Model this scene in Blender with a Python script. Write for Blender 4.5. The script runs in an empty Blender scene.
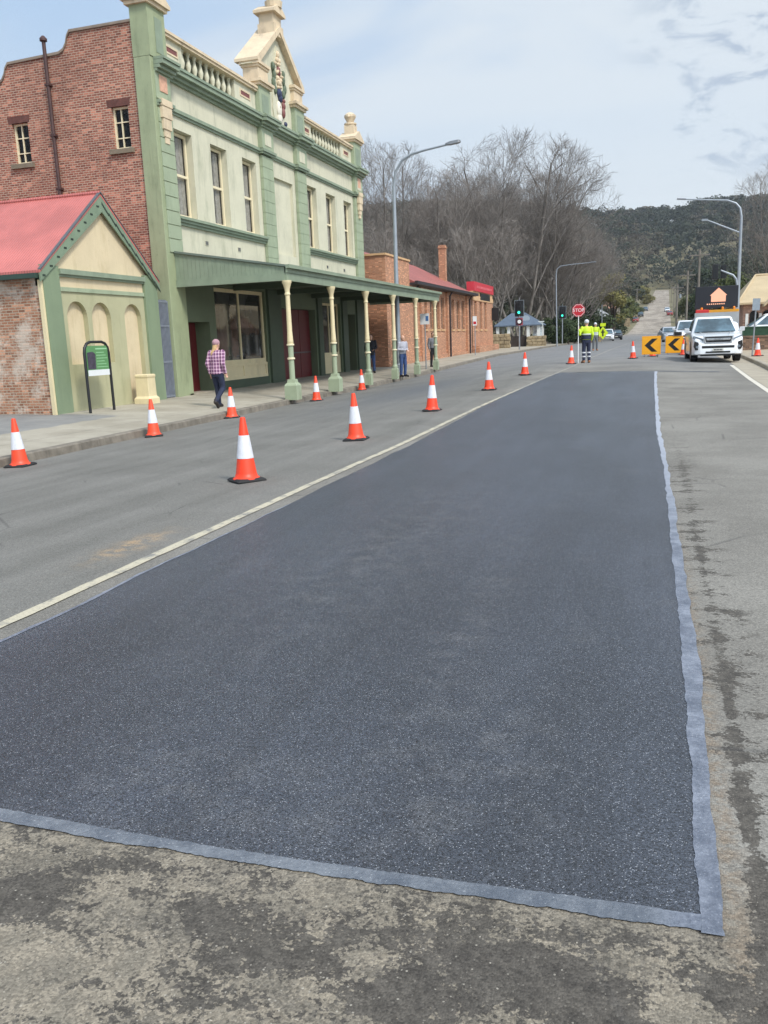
import bpy, bmesh, math, random
from mathutils import Vector, Matrix, noise as mnoise
SC = bpy.context.scene
COL = SC.collection
R_ = math.radians

# ------------------------------------------------------------------ helpers
def lin(c):
    out = []
    for v in c[:3]:
        v = v / 255.0
        out.append(v / 12.92 if v <= .04045 else ((v + .055) / 1.055) ** 2.4)
    return (out[0], out[1], out[2], 1.0)

class NT:
    """tiny node-tree writer"""
    def __init__(self, nt): self.nt = nt
    def n(self, typ, **kw):
        nd = self.nt.nodes.new(typ)
        for k, v in kw.items():
            if k.startswith('i_'):
                nd.inputs[k[2:].replace('_', ' ')].default_value = v
            else: setattr(nd, k, v)
        return nd
    def l(self, a, b): self.nt.links.new(a, b)
    def val(self, x, sock):
        if hasattr(x, 'links') or isinstance(x, bpy.types.NodeSocket): self.l(x, sock)
        else: sock.default_value = x
    def math(self, op, a, b=0.0, c=None, clamp=False):
        nd = self.n('ShaderNodeMath', operation=op, use_clamp=clamp)
        self.val(a, nd.inputs[0]); self.val(b, nd.inputs[1])
        if c is not None: self.val(c, nd.inputs[2])
        return nd.outputs[0]
    def noise(self, vec, scale, detail=4, rough=.6, dist=0.0):
        nd = self.n('ShaderNodeTexNoise')
        nd.inputs['Scale'].default_value = scale; nd.inputs['Detail'].default_value = detail
        nd.inputs['Roughness'].default_value = rough; nd.inputs['Distortion'].default_value = dist
        if vec is not None: self.l(vec, nd.inputs['Vector'])
        return nd.outputs['Fac']
    def voro(self, vec, scale, out='Distance', feature='F1'):
        nd = self.n('ShaderNodeTexVoronoi', feature=feature)
        nd.inputs['Scale'].default_value = scale
        self.l(vec, nd.inputs['Vector'])
        return nd.outputs[out]
    def mix(self, fac, a, b):
        nd = self.n('ShaderNodeMix', data_type='RGBA')
        self.val(fac, nd.inputs[0]); self.val(a, nd.inputs[6]); self.val(b, nd.inputs[7])
        return nd.outputs[2]
    def ramp(self, x, lo, hi, to0=0.0, to1=1.0, smooth=True):
        nd = self.n('ShaderNodeMapRange', interpolation_type='SMOOTHSTEP' if smooth else 'LINEAR', clamp=True)
        self.val(x, nd.inputs[0])
        for i, v in enumerate((lo, hi, to0, to1)): nd.inputs[i + 1].default_value = v
        return nd.outputs[0]
    def coord(self, sx=1, sy=1, sz=1, out='Object'):
        tc = self.n('ShaderNodeTexCoord')
        if (sx, sy, sz) == (1, 1, 1): return tc.outputs[out]
        mp = self.n('ShaderNodeMapping'); mp.inputs['Scale'].default_value = (sx, sy, sz)
        self.l(tc.outputs[out], mp.inputs['Vector']); return mp.outputs[0]
    def bump(self, h, strength=.3, dist=.01):
        nd = self.n('ShaderNodeBump'); nd.inputs['Strength'].default_value = strength
        nd.inputs['Distance'].default_value = dist; self.l(h, nd.inputs['Height']); return nd.outputs[0]

def new_mat(name):
    m = bpy.data.materials.new(name); m.use_nodes = True
    t = NT(m.node_tree); b = m.node_tree.nodes['Principled BSDF']
    return m, t, b

def M(name, col, rough=.6, metal=0.0, var=.12, vs=2.5, bump=0.0, bs=25, spec=.5, dirt=None, dirt_amt=.0, coat=0.0):
    m, t, b = new_mat(name)
    c = lin(col); vec = t.coord()
    f = t.noise(vec, vs, 6, .65)
    f = t.ramp(f, .25, .75)
    hi = tuple(min(1, x * (1 + var)) for x in c[:3]) + (1,); lo = tuple(x * (1 - var) for x in c[:3]) + (1,)
    o = t.mix(f, lo, hi)
    if dirt:
        g = t.noise(t.coord(1, 1, .35), 1.7, 8, .7)
        g = t.ramp(g, .5, .75, 0, dirt_amt)
        o = t.mix(g, o, lin(dirt))
        g2 = t.ramp(t.noise(t.coord(1, 1, .09), 5.5, 7, .7), .52, .74, 0, dirt_amt*.6); o = t.mix(g2, o, lin(tuple(x*.86 for x in dirt)))
        g3 = t.ramp(t.noise(vec, 9, 6, .75), .6, .68, 0, dirt_amt*.35); o = t.mix(g3, o, lin(tuple(x*.8 for x in dirt)))
    t.l(o, b.inputs['Base Color'])
    b.inputs['Roughness'].default_value = rough; b.inputs['Metallic'].default_value = metal
    b.inputs['Specular IOR Level'].default_value = spec
    b.inputs['Coat Weight'].default_value = coat
    if bump: t.l(t.bump(t.noise(vec, bs, 4, .6), bump, .01), b.inputs['Normal'])
    return m

def glow(name, col, strength):
    m, t, b = new_mat(name)
    b.inputs['Base Color'].default_value = lin(col); b.inputs['Emission Color'].default_value = lin(col)
    b.inputs['Emission Strength'].default_value = strength
    return m

class MB:
    def __init__(self): self.v = []; self.f = []; self.mi = []; self.k = 0
    def add(self, vs, fs):
        o = len(self.v); self.v += [tuple(p) for p in vs]
        for f in fs: self.f.append(tuple(i + o for i in f)); self.mi.append(self.k)
        return self
    def box(self, x0, x1, y0, y1, z0, z1):
        if x0 > x1: x0, x1 = x1, x0
        if y0 > y1: y0, y1 = y1, y0
        v = [(x0,y0,z0),(x1,y0,z0),(x1,y1,z0),(x0,y1,z0),(x0,y0,z1),(x1,y0,z1),(x1,y1,z1),(x0,y1,z1)]
        return self.add(v, [(0,3,2,1),(4,5,6,7),(0,1,5,4),(1,2,6,5),(2,3,7,6),(3,0,4,7)])
    def quad(self, *p): return self.add(p, [tuple(range(len(p)))])
    def prism(self, poly, axis, a0, a1):
        """poly of (u,w); axis 'x': (y,z) extruded over x; 'y': (x,z); 'z': (x,y)"""
        n = len(poly)
        def P(u, w, a): return (a,u,w) if axis == 'x' else (u,a,w) if axis == 'y' else (u,w,a)
        v = [P(u, w, a0) for u, w in poly] + [P(u, w, a1) for u, w in poly]
        f = [tuple(range(n))[::-1], tuple(range(n, 2*n))] + [(i, (i+1) % n, n+(i+1) % n, n+i) for i in range(n)]
        return self.add(v, f)
    def loft(self, secs, cap=True):
        n = len(secs[0]); v = [p for s in secs for p in s]; f = []
        for k in range(len(secs)-1):
            for i in range(n):
                j = (i+1) % n; f.append((k*n+i, k*n+j, (k+1)*n+j, (k+1)*n+i))
        if cap: f.append(tuple(range(n))[::-1]); f.append(tuple(range((len(secs)-1)*n, len(secs)*n)))
        return self.add(v, f)
    def tube(self, pts, rs, n=8, cap=True):
        pts = [Vector(p) for p in pts]
        if not isinstance(rs, (list, tuple)): rs = [rs]*len(pts)
        d = (pts[1]-pts[0]).normalized()
        u = d.orthogonal().normalized(); secs = []
        for i, p in enumerate(pts):
            if i == 0: t = pts[1]-pts[0]
            elif i == len(pts)-1: t = pts[-1]-pts[-2]
            else: t = (pts[i+1]-pts[i]).normalized()+(pts[i]-pts[i-1]).normalized()
            t = t.normalized() if t.length > 1e-9 else d
            u = u - t*u.dot(t); u = u.normalized() if u.length > 1e-6 else t.orthogonal().normalized()
            w = t.cross(u)
            secs.append([tuple(p + (u*math.cos(a)+w*math.sin(a))*rs[i]) for a in [2*math.pi*k/n for k in range(n)]])
        return self.loft(secs, cap)
    def lathe(self, prof, c=(0,0,0), n=16, axis='z', cap=True, sq=False):
        secs = []
        for r, h in prof:
            s = []
            for k in range(n):
                a = 2*math.pi*(k+.5)/n
                rr = r/math.cos(math.pi/4) if sq else r
                x, y = rr*math.cos(a), rr*math.sin(a)
                s.append((c[0]+x, c[1]+y, c[2]+h) if axis == 'z' else (c[0]+h, c[1]+x, c[2]+y) if axis == 'x' else (c[0]+y, c[1]+h, c[2]+x))
            secs.append(s)
        return self.loft(secs, cap)
    def ell(self, c, r, n=12, m=8):
        if not isinstance(r, (tuple, list)): r = (r, r, r)
        secs = []
        for j in range(m+1):
            th = math.pi*(j/m) if 0 < j < m else (.02 if j == 0 else math.pi-.02)
            s = math.sin(th); z = -math.cos(th)
            secs.append([(c[0]+r[0]*s*math.cos(2*math.pi*k/n), c[1]+r[1]*s*math.sin(2*math.pi*k/n), c[2]+r[2]*z) for k in range(n)])
        return self.loft(secs)
    def xf(self, mat):
        self.v = [tuple(mat @ Vector(p)) for p in self.v]; return self
    def build(self, name, mats, parent=None, smooth=False, world=True, origin=None, bevel=0):
        """vertices are world coordinates when world=True and the parent only has a location"""
        off = Vector((0,0,0))
        if world and parent is not None: 
            off = TH[parent.name] if parent.name in TH else off
        if origin is not None: off = Vector(origin)
        me = bpy.data.meshes.new(name)
        me.from_pydata([(p[0]-off.x, p[1]-off.y, p[2]-off.z) for p in self.v], [], self.f)
        if not isinstance(mats, (list, tuple)): mats = [mats]
        for m in mats: me.materials.append(m)
        if len(mats) > 1: me.polygons.foreach_set('material_index', self.mi)
        bm = bmesh.new(); bm.from_mesh(me); 
        if len(self.f) < 20000: bmesh.ops.recalc_face_normals(bm, faces=bm.faces)
        bm.to_mesh(me); bm.free()
        if smooth: me.polygons.foreach_set('use_smooth', [True]*len(me.polygons))
        me.update()
        o = bpy.data.objects.new(name, me); COL.objects.link(o)
        if parent is not None:
            o.parent = parent
            TH[o.name] = off
        if origin is not None: o.location = origin; TH[o.name] = Vector(origin)
        if bevel:
            md = o.modifiers.new('edge_softening', 'BEVEL'); md.width = bevel; md.segments = 2; md.limit_method = 'ANGLE'
        if smooth:
            try: me.set_sharp_from_angle(angle=R_(38))
            except Exception: pass
        return o

TH = {}
def thing(name, loc, label, cat, group=None, rotz=0.0):
    o = bpy.data.objects.new(name, None); COL.objects.link(o)
    o.empty_display_size = .3
    o.location = loc; o.rotation_euler = (0,0,rotz); TH[o.name] = Vector(loc)
    o['label'] = label; o['category'] = cat
    if group: o['group'] = group
    return o
def tag(o, label, cat, group=None, kind=None):
    if label: o['label'] = label
    if cat: o['category'] = cat
    if group: o['group'] = group
    if kind: o['kind'] = kind
    return o
def struct(o, kind='structure'): o['kind'] = kind; return o
def copy_tree(o, parent=None):
    c = o.copy(); COL.objects.link(c)
    if parent is not None: c.parent = parent
    for ch in list(o.children): copy_tree(ch, c)
    return c
def place(o, loc, rotz=0.0, label=None, scale=None, group=None):
    o.location = loc; o.rotation_euler = (0,0,rotz)
    if label: o['label'] = label
    if group: o['group'] = group
    if scale: o.scale = (scale,)*3 if not isinstance(scale, (tuple, list)) else scale
    return o
def text_mesh(body, size, ext=.004):
    cu = bpy.data.curves.new('lettering', 'FONT'); cu.body = body; cu.size = size; cu.extrude = ext
    cu.align_x = 'CENTER'; cu.align_y = 'CENTER'
    tmp = bpy.data.objects.new('lettering', cu); COL.objects.link(tmp)
    dg = bpy.context.evaluated_depsgraph_get()
    me = bpy.data.meshes.new_from_object(tmp.evaluated_get(dg))
    bpy.data.objects.remove(tmp); bpy.data.curves.remove(cu)
    return me
def put_text(body, size, loc, mat, parent, rot=(R_(90),0,0), ext=.004, sx=1.0):
    me = text_mesh(body, size, ext); me.materials.clear(); me.materials.append(mat)
    o = bpy.data.objects.new('lettering', me); COL.objects.link(o)
    o.parent = parent; o.location = loc; o.rotation_euler = rot; o.scale = (sx,1,1)
    return o
def lerp_tab(t, x):
    if x <= t[0][0]: return t[0][1]
    for (a, va), (b, vb) in zip(t, t[1:]):
        if x <= b:
            k = (x-a)/(b-a); return va+(vb-va)*k
    return t[-1][1]
def sstep(a, b, x):
    k = max(0, min(1, (x-a)/(b-a))); return k*k*(3-2*k)
# ------------------------------------------------------------------ camera, sky, sun
cam = bpy.data.objects.new('camera', bpy.data.cameras.new('camera')); COL.objects.link(cam)
def cam_axes(yaw, pitch, roll):
    f = Vector((-math.sin(yaw), math.cos(yaw), 0)); r = Vector((math.cos(yaw), math.sin(yaw), 0)); d = Vector((0,0,-1))
    f2 = f*math.cos(pitch)+d*math.sin(pitch); d2 = d*math.cos(pitch)-f*math.sin(pitch)
    return r*math.cos(roll)+d2*math.sin(roll), d2*math.cos(roll)-r*math.sin(roll), f2
cr_, cd_, cf_ = cam_axes(.307971, .201446, .0389270)
mw = Matrix(((cr_.x, -cd_.x, -cf_.x, 0), (cr_.y, -cd_.y, -cf_.y, 0), (cr_.z, -cd_.z, -cf_.z, 1.55), (0,0,0,1)))
cam.matrix_world = mw
cam.data.sensor_fit = 'VERTICAL'; cam.data.sensor_height = 36; cam.data.lens = 838.105/1024*36
cam.data.clip_start = .05; cam.data.clip_end = 5000
SC.camera = cam
SC.cycles.max_bounces = 6; SC.cycles.diffuse_bounces = 3; SC.cycles.glossy_bounces = 2; SC.cycles.transmission_bounces = 3; SC.cycles.transparent_max_bounces = 8; SC.cycles.volume_bounces = 0

HAZE = .00014
SUN_EL, SUN_AZ = 48.0, 125.0        # azimuth clockwise from the street direction
w = bpy.data.worlds.new('World'); SC.world = w; w.use_nodes = True
t = NT(w.node_tree); bg = w.node_tree.nodes['Background']
sky = t.n('ShaderNodeTexSky', sky_type='NISHITA', sun_disc=False, sun_elevation=R_(SUN_EL), sun_rotation=R_(SUN_AZ), air_density=1.0, dust_density=2.0)
vec = t.coord(1, 1, 2.2, out='Generated')
sep = t.n('ShaderNodeSeparateXYZ'); t.l(t.coord(out='Generated'), sep.inputs[0])
veil = t.noise(vec, 1.6, 5, .55, .6)
lowz = t.ramp(sep.outputs[2], .0, .42)
cloud = t.mix(t.ramp(veil, .40, .61), (5.9, 7.4, 9.4, 1), (8.5, 9.25, 9.9, 1))
west = t.ramp(sep.outputs[0], .05, -.55)
blue = t.mix(lowz, (7.0, 8.3, 9.6, 1), t.mix(west, (6.5, 7.9, 9.6, 1), (5.0, 6.9, 9.5, 1)))
cover = t.mix(t.ramp(t.noise(vec, 1.1, 4, .5, .8), .34, .66), blue, cloud)
# small grey scud low over the right-hand hill
v2 = t.n('ShaderNodeMapping'); v2.inputs['Scale'].default_value = (1.5, 1.5, 3.6); v2.inputs['Location'].default_value = (.31, .2, .12)
t.l(t.coord(out='Generated'), v2.inputs['Vector'])
sc = t.ramp(t.noise(v2.outputs[0], 8.5, 8, .62, .5), .475, .60)
side = t.ramp(sep.outputs[0], -.06, .06)
hgt = t.math('MULTIPLY', t.ramp(sep.outputs[2], .14, .18), t.ramp(sep.outputs[2], .42, .34))
front = t.ramp(sep.outputs[1], .5, .7)
scud = t.math('MULTIPLY', t.math('MULTIPLY', sc, side), t.math('MULTIPLY', hgt, front))
cover = t.mix(t.math('MULTIPLY', scud, .72), cover, (4.4, 5.4, 6.9, 1))
over = t.mix(.86, sky.outputs[0], cover)
dt = t.n('ShaderNodeVectorMath', operation='DOT_PRODUCT'); t.l(t.coord(out='Generated'), dt.inputs[0])
dt.inputs[1].default_value = (math.sin(R_(SUN_AZ))*math.cos(R_(SUN_EL)), math.cos(R_(SUN_AZ))*math.cos(R_(SUN_EL)), math.sin(R_(SUN_EL)))
glow_ = t.ramp(dt.outputs['Value'], .35, 1.0, 1.0, 2.25)        # thin cloud brighter round the hidden sun; unseen lobe added to lift scene light
gx_ = t.n('ShaderNodeVectorMath', operation='SCALE'); t.l(over, gx_.inputs[0]); t.l(glow_, gx_.inputs['Scale'])
t.l(gx_.outputs[0], bg.inputs['Color']); bg.inputs['Strength'].default_value = .0475
sun = bpy.data.lights.new('sun', 'SUN'); sun.energy = 1.5; sun.angle = R_(10); sun.color = (1, .965, .91)
so = bpy.data.objects.new('sun', sun); COL.objects.link(so)
sd = Vector((math.sin(R_(SUN_AZ))*math.cos(R_(SUN_EL)), math.cos(R_(SUN_AZ))*math.cos(R_(SUN_EL)), math.sin(R_(SUN_EL))))
so.rotation_euler = sd.to_track_quat('Z', 'Y').to_euler()
air = bpy.data.materials.new('air'); air.use_nodes = True
at = NT(air.node_tree); air.node_tree.nodes.remove(air.node_tree.nodes['Principled BSDF'])
pv = at.n('ShaderNodeVolumePrincipled'); pv.inputs['Color'].default_value = (.86,.92,1,1); pv.inputs['Density'].default_value = HAZE; pv.inputs['Anisotropy'].default_value = .2
at.l(pv.outputs[0], air.node_tree.nodes['Material Output'].inputs['Volume'])
SC.view_settings.view_transform = 'Standard'; SC.view_settings.look = 'None'
SC.view_settings.gamma = 1; SC.view_settings.exposure = 1.06; SC.view_settings.use_curve_mapping = False

# ------------------------------------------------------------------ ground shape
ZC = [(-10,0),(12,0),(18,.07),(25,.17),(32,.27),(40,.36),(60,.42),(100,.40),(140,.38),(165,.5),(195,1.0),(230,2.4),(300,6.2),(400,12.3),(520,20.5),(645,29.2),(700,33)]
ZL = [(-10,-.19),(30,-.19),(38,-.13),(46,.0),(60,.2),(80,.32),(100,.36),(140,.36)]
ZR = [(-10,.0),(26,.04),(34,.13),(46,.2),(60,.3),(80,.38),(100,.4)]
XL = [(-10,-9.6),(10,-9.7),(24,-10.15),(60,-10.1),(66,-9.6),(110,-8),(190,-4.6),(645,3.4),(700,4.4)]
XR = [(-10,3.3),(20,3.62),(42,4.02),(46,4.1),(100,4.8),(190,4.6),(645,12.6),(700,13.6)]
def road_z(x, y):
    c = lerp_tab(ZC, y)
    if y > 140: return c
    k = sstep(110, 140, y)
    l, r = lerp_tab(ZL, y), lerp_tab(ZR, y)
    z = c
    if x < -4: z = c+(l-c)*min(1.0, (-4-x)/6.0)
    elif x > -.5: z = c+(r-c)*min(1.0, (x+.5)/4.5)
    return z*(1-k)+c*k
def path_z(x, y):         # left footpath falls from the buildings to the kerb
    kz = lerp_tab(ZL, y)+.15
    fz = lerp_tab([(-10,.12),(23,.13),(40,.2),(55,.27),(75,.45),(110,.5)], y)
    return kz+(fz-kz)*max(0, min(1, (-10.1-x)/3.5))
def hill_z(x, y):
    c = lerp_tab(ZC, y)
    xr = lerp_tab([(190,0),(645,8),(1200,18)], y)
    base = c-.1 if y > 140 else min(c, lerp_tab(ZL, y), lerp_tab(ZR, y))-.14
    d = abs(x-xr)
    off = sstep(9, 60, d)
    kk = sstep(60, 200, d)
    hill = 79*((1-kk)*sstep(560, 1000, y)+kk*sstep(380, 960, y))+max(0, -x)*.035*sstep(180, 600, y)+5*mnoise.noise(Vector((x*.006, y*.006, 3)))*sstep(250,500,y)
    hill += 6*sstep(-20,-120,x)*sstep(90, 240, y)+5*sstep(15,60,x)*sstep(100,260,y)
    if y > 645: off = max(off, sstep(645, 720, y))
    return base+max(0, hill)*off

def sheet(name, xs_of_y, ys, zf, mats, dz=0.0):
    mb = MB(); rows = []
    for y in ys:
        rows.append([(x, y, zf(x, y)+dz) for x in xs_of_y(y)])
    n = len(rows[0]); v = [p for r in rows for p in r]
    f = [(j*n+i, j*n+i+1, (j+1)*n+i+1, (j+1)*n+i) for j in range(len(rows)-1) for i in range(n-1)]
    mb.add(v, f); o = mb.build(name, mats, smooth=True); return struct(o)
def frange(a, b, s):
    out = []; x = a
    while x < b-1e-6: out.append(x); x += s
    return out+[b]
YS = frange(-6, 60, .75)+frange(61.5, 200, 3)+frange(206, 700, 8)

# ------------------------------------------------------------------ ground materials
def mat_old_asphalt():
    m, t, b = new_mat('weathered_asphalt'); P = t.coord()
    s = t.n('ShaderNodeSeparateXYZ'); t.l(P, s.inputs[0]); X, Y = s.outputs[0], s.outputs[1]
    big = t.ramp(t.noise(P, .55, 5, .6), .3, .7)
    streak = t.ramp(t.noise(t.coord(2.2, .12, 1), 1.0, 5, .65), .3, .72)
    left = t.ramp(X, -3.4, -3.8)
    cR = t.mix(big, lin((110,106,99)), lin((132,128,120)))
    cL = t.mix(t.math('MULTIPLY', t.math('ADD', streak, big), .5), lin((100,98,92)), lin((124,121,115)))
    cL = t.mix(t.math('EXPONENT', t.math('MULTIPLY', t.math('ADD', t.math('POWER', t.math('DIVIDE', t.math('ADD', X, 6.9), 1.5), 2), t.math('POWER', t.math('DIVIDE', t.math('SUBTRACT', Y, 26), 7), 2)), -1), 0), cL, lin((96,97,98)))
    c = t.mix(left, cR, cL)
    sandm = t.math('MULTIPLY', t.math('EXPONENT', t.math('MULTIPLY', t.math('ADD', t.math('POWER', t.math('DIVIDE', t.math('ADD', X, 3.98), .14), 2), t.math('POWER', t.math('DIVIDE', t.math('SUBTRACT', Y, 5.7), .45), 2)), -1), 0), t.ramp(t.noise(P, 7, 8, .7), .4, .62))
    c = t.mix(t.math('MULTIPLY', sandm, .8), c, lin((176,146,108)))
    farm = t.ramp(Y, 26, 46)
    c = t.mix(farm, c, t.mix(big, lin((112,112,112)), lin((124,123,121))))
    hillm = t.ramp(Y, 150, 210)
    c = t.mix(hillm, c, t.mix(t.ramp(t.noise(t.coord(.25, .05, 1), 1.0, 6, .7), .36, .62), lin((122,112,100)), lin((160,149,135))))
    # tar and slurry left around the new patch
    rot_ = t.n('ShaderNodeMapping'); rot_.inputs['Rotation'].default_value = (0, 0, R_(-38)); rot_.inputs['Scale'].default_value = (1.0, 2.1, 1); t.l(P, rot_.inputs['Vector'])
    warp = t.noise(rot_.outputs[0], 2.2, 9, .66, .3)
    def gau(cx, cy, rx, ry, amp):
        ax = t.math('DIVIDE', t.math('SUBTRACT', X, cx), rx); ay = t.math('DIVIDE', t.math('SUBTRACT', Y, cy), ry)
        q = t.math('ADD', t.math('MULTIPLY', ax, ax), t.math('MULTIPLY', ay, ay))
        return t.math('MULTIPLY', t.math('EXPONENT', t.math('MULTIPLY', q, -1.0), 0), amp)
    fieldm = None
    spots = [(-.28,1.80,.25,.13,.30),(-.05,1.66,.11,.14,.22),(-.52,1.62,.16,.07,.2),(-1.72,1.74,.12,.10,.22),(-1.25,1.86,.16,.06,.1),(-.95,1.72,.15,.05,.12),(-.80,1.92,.2,.05,.06),(-1.02,1.97,.22,.06,.04),
             (.335,2.55,.035,.75,.22),(.36,3.6,.03,.55,.17),(.37,5.6,.03,1.7,.10),(.41,4.0,.04,.12,.14),(.31,1.85,.10,.25,.2),(.40,9.3,.05,3.0,.12),
             (-.66,1.76,.07,.09,-.14),(.02,1.92,.13,.05,-.2),(.07,1.75,.07,.07,-.2),(.26,2.3,.035,.6,-.15),(-1.35,1.6,.2,.1,-.05)]
    for sp in spots:
        g = gau(*sp); fieldm = g if fieldm is None else t.math('ADD', fieldm, g)
    near = t.ramp(Y, 2.3, 2.0)
    fine = t.math('ADD', t.math('MULTIPLY', t.math('SUBTRACT', t.noise(P, 19, 7, .72), .5), .55), t.math('MULTIPLY', t.math('SUBTRACT', t.noise(P, 75, 3, .6), .5), .22))
    fld = t.math('ADD', t.math('ADD', t.math('ADD', warp, fieldm), t.math('MULTIPLY', near, .055)), fine)
    stc_ = t.n('ShaderNodeTexVoronoi'); stc_.inputs['Scale'].default_value = 105; t.l(P, stc_.inputs['Vector'])
    scs = t.n('ShaderNodeSeparateColor'); t.l(stc_.outputs['Color'], scs.inputs[0])
    peb = t.math('SUBTRACT', scs.outputs[0], .5)
    mask = t.ramp(t.math('ADD', fld, t.math('MULTIPLY', peb, .09)), .57, .60)
    mid = t.ramp(t.math('ADD', t.math('ADD', t.noise(rot_.outputs[0], 3.0, 9, .7, .5), t.math('MULTIPLY', fieldm, .4)), t.math('MULTIPLY', peb, .20)), .47, .58)
    zone = t.math('MAXIMUM', t.ramp(Y, 2.3, 2.05), t.math('MULTIPLY', t.math('MULTIPLY', t.ramp(X, .23, .27), t.ramp(X, .62, .48)), t.ramp(Y, 15, 8)))
    mask = t.math('MULTIPLY', mask, zone)
    bottom = t.ramp(Y, 2.5, 1.9)
    c = t.mix(t.math('MULTIPLY', bottom, .7), c, t.mix(t.ramp(t.noise(P, 7, 6, .65), .35, .65), lin((114,105,90)), lin((144,132,113))))
    c = t.mix(t.math('MULTIPLY', t.math('MULTIPLY', mid, t.ramp(Y, 2.25, 2.03)), .75), c, t.mix(scs.outputs[1], lin((80,76,69)), lin((112,105,94))))
    tan = t.math('MULTIPLY', gau(.26, 3.2, .045, 3.5, .8), t.ramp(t.noise(P, 17, 6, .7), .38, .6))
    c = t.mix(tan, c, lin((122,108,92)))
    dark = t.mix(t.ramp(t.noise(P, 14, 5, .7), .35, .65), lin((66,62,57)), lin((86,81,74)))
    c = t.mix(t.math('MULTIPLY', mask, .93), c, dark)
    # oil and fine cracks across the lanes, further up
    crack = t.voro(t.coord(.9, .55, 1), 1.0, 'Distance', 'DISTANCE_TO_EDGE')
    cm = t.math('MULTIPLY', t.ramp(crack, .012, .004), t.ramp(t.noise(P, .9, 3, .5), .52, .62))
    c = t.mix(t.math('MULTIPLY', cm, .45), c, lin((70,68,66)))
    # stones
    st = t.n('ShaderNodeTexVoronoi'); st.inputs['Scale'].default_value = 150; t.l(P, st.inputs['Vector'])
    sv = t.n('ShaderNodeSeparateColor'); t.l(st.outputs['Color'], sv.inputs[0])
    k = t.ramp(sv.outputs[0], 0, 1, .70, 1.32, False)
    pale = t.math('MULTIPLY', t.ramp(sv.outputs[1], .955, .975), t.ramp(st.outputs['Distance'], .55, .4))
    mul = t.n('ShaderNodeMix', data_type='RGBA', blend_type='MULTIPLY'); mul.inputs[0].default_value = 1
    t.l(c, mul.inputs[6])
    kk = t.n('ShaderNodeCombineColor'); [t.l(k, kk.inputs[i]) for i in range(3)]
    t.l(kk.outputs[0], mul.inputs[7])
    c = t.mix(t.math('MULTIPLY', t.math('MULTIPLY', pale, sv.outputs[2]), .6), mul.outputs[2], lin((180,172,158)))
    t.l(c, b.inputs['Base Color']); b.inputs['Roughness'].default_value = .86; b.inputs['Specular IOR Level'].default_value = .3
    h = t.math('ADD', t.math('MULTIPLY', st.outputs['Distance'], -1.0), t.noise(P, 60, 3, .6))
    t.l(t.bump(h, .55, .004), b.inputs['Normal'])
    return m
def mat_new_asphalt():
    m, t, b = new_mat('fresh_asphalt'); P = t.coord()
    big = t.ramp(t.noise(t.coord(1.0, .35, 1), .9, 5, .6), .32, .7)
    c = t.mix(big, lin((46,49,55)), lin((62,66,74)))
    roll = t.ramp(t.noise(t.coord(3.2, .06, 1), 1.0, 4, .6), .35, .68)
    c = t.mix(t.math('MULTIPLY', roll, .45), c, lin((44,46,51)))
    s_ = t.n('ShaderNodeSeparateXYZ'); t.l(P, s_.inputs[0])
    def blob(cx, cy, rx, ry):
        ax = t.math('DIVIDE', t.math('SUBTRACT', s_.outputs[0], cx), rx); ay = t.math('DIVIDE', t.math('SUBTRACT', s_.outputs[1], cy), ry)
        return t.math('EXPONENT', t.math('MULTIPLY', t.math('ADD', t.math('MULTIPLY', ax, ax), t.math('MULTIPLY', ay, ay)), -1.0), 0)
    dusty = t.math('MULTIPLY', t.math('ADD', t.math('ADD', blob(-.55, 2.75, .3, .7), blob(-1.5, 2.4, .5, .3)), t.math('ADD', blob(-1.9, 6, .5, 2.5), t.math('MULTIPLY', blob(-.9, 4.4, .14, 1.6), .8))), t.ramp(t.noise(P, 5.5, 8, .72), .42, .68))
    scuff = t.math('ADD', t.math('MULTIPLY', t.ramp(t.noise(P, 1.6, 8, .66, .2), .55, .72), .4), dusty)
    c = t.mix(t.math('MULTIPLY', scuff, .3), c, lin((112,110,108)))
    st = t.n('ShaderNodeTexVoronoi'); st.inputs['Scale'].default_value = 230; t.l(P, st.inputs['Vector'])
    sv = t.n('ShaderNodeSeparateColor'); t.l(st.outputs['Color'], sv.inputs[0])
    k = t.ramp(sv.outputs[0], 0, 1, .18, 2.0, False)
    kk = t.n('ShaderNodeCombineColor'); [t.l(k, kk.inputs[i]) for i in range(3)]
    mul = t.n('ShaderNodeMix', data_type='RGBA', blend_type='MULTIPLY'); mul.inputs[0].default_value = 1
    t.l(c, mul.inputs[6]); t.l(kk.outputs[0], mul.inputs[7])
    pale = t.math('MULTIPLY', t.ramp(sv.outputs[1], .92, .96), t.ramp(st.outputs['Distance'], .6, .35))
    c = t.mix(t.math('MULTIPLY', pale, .75), mul.outputs[2], lin((170,172,176)))
    t.l(c, b.inputs['Base Color']); b.inputs['Roughness'].default_value = .41
    b.inputs['Specular IOR Level'].default_value = .72
    h = t.math('ADD', t.math('MULTIPLY', st.outputs['Distance'], -1.2), t.noise(P, 70, 3, .6))
    t.l(t.bump(h, .6, .0035), b.inputs['Normal'])
    return m
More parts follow.
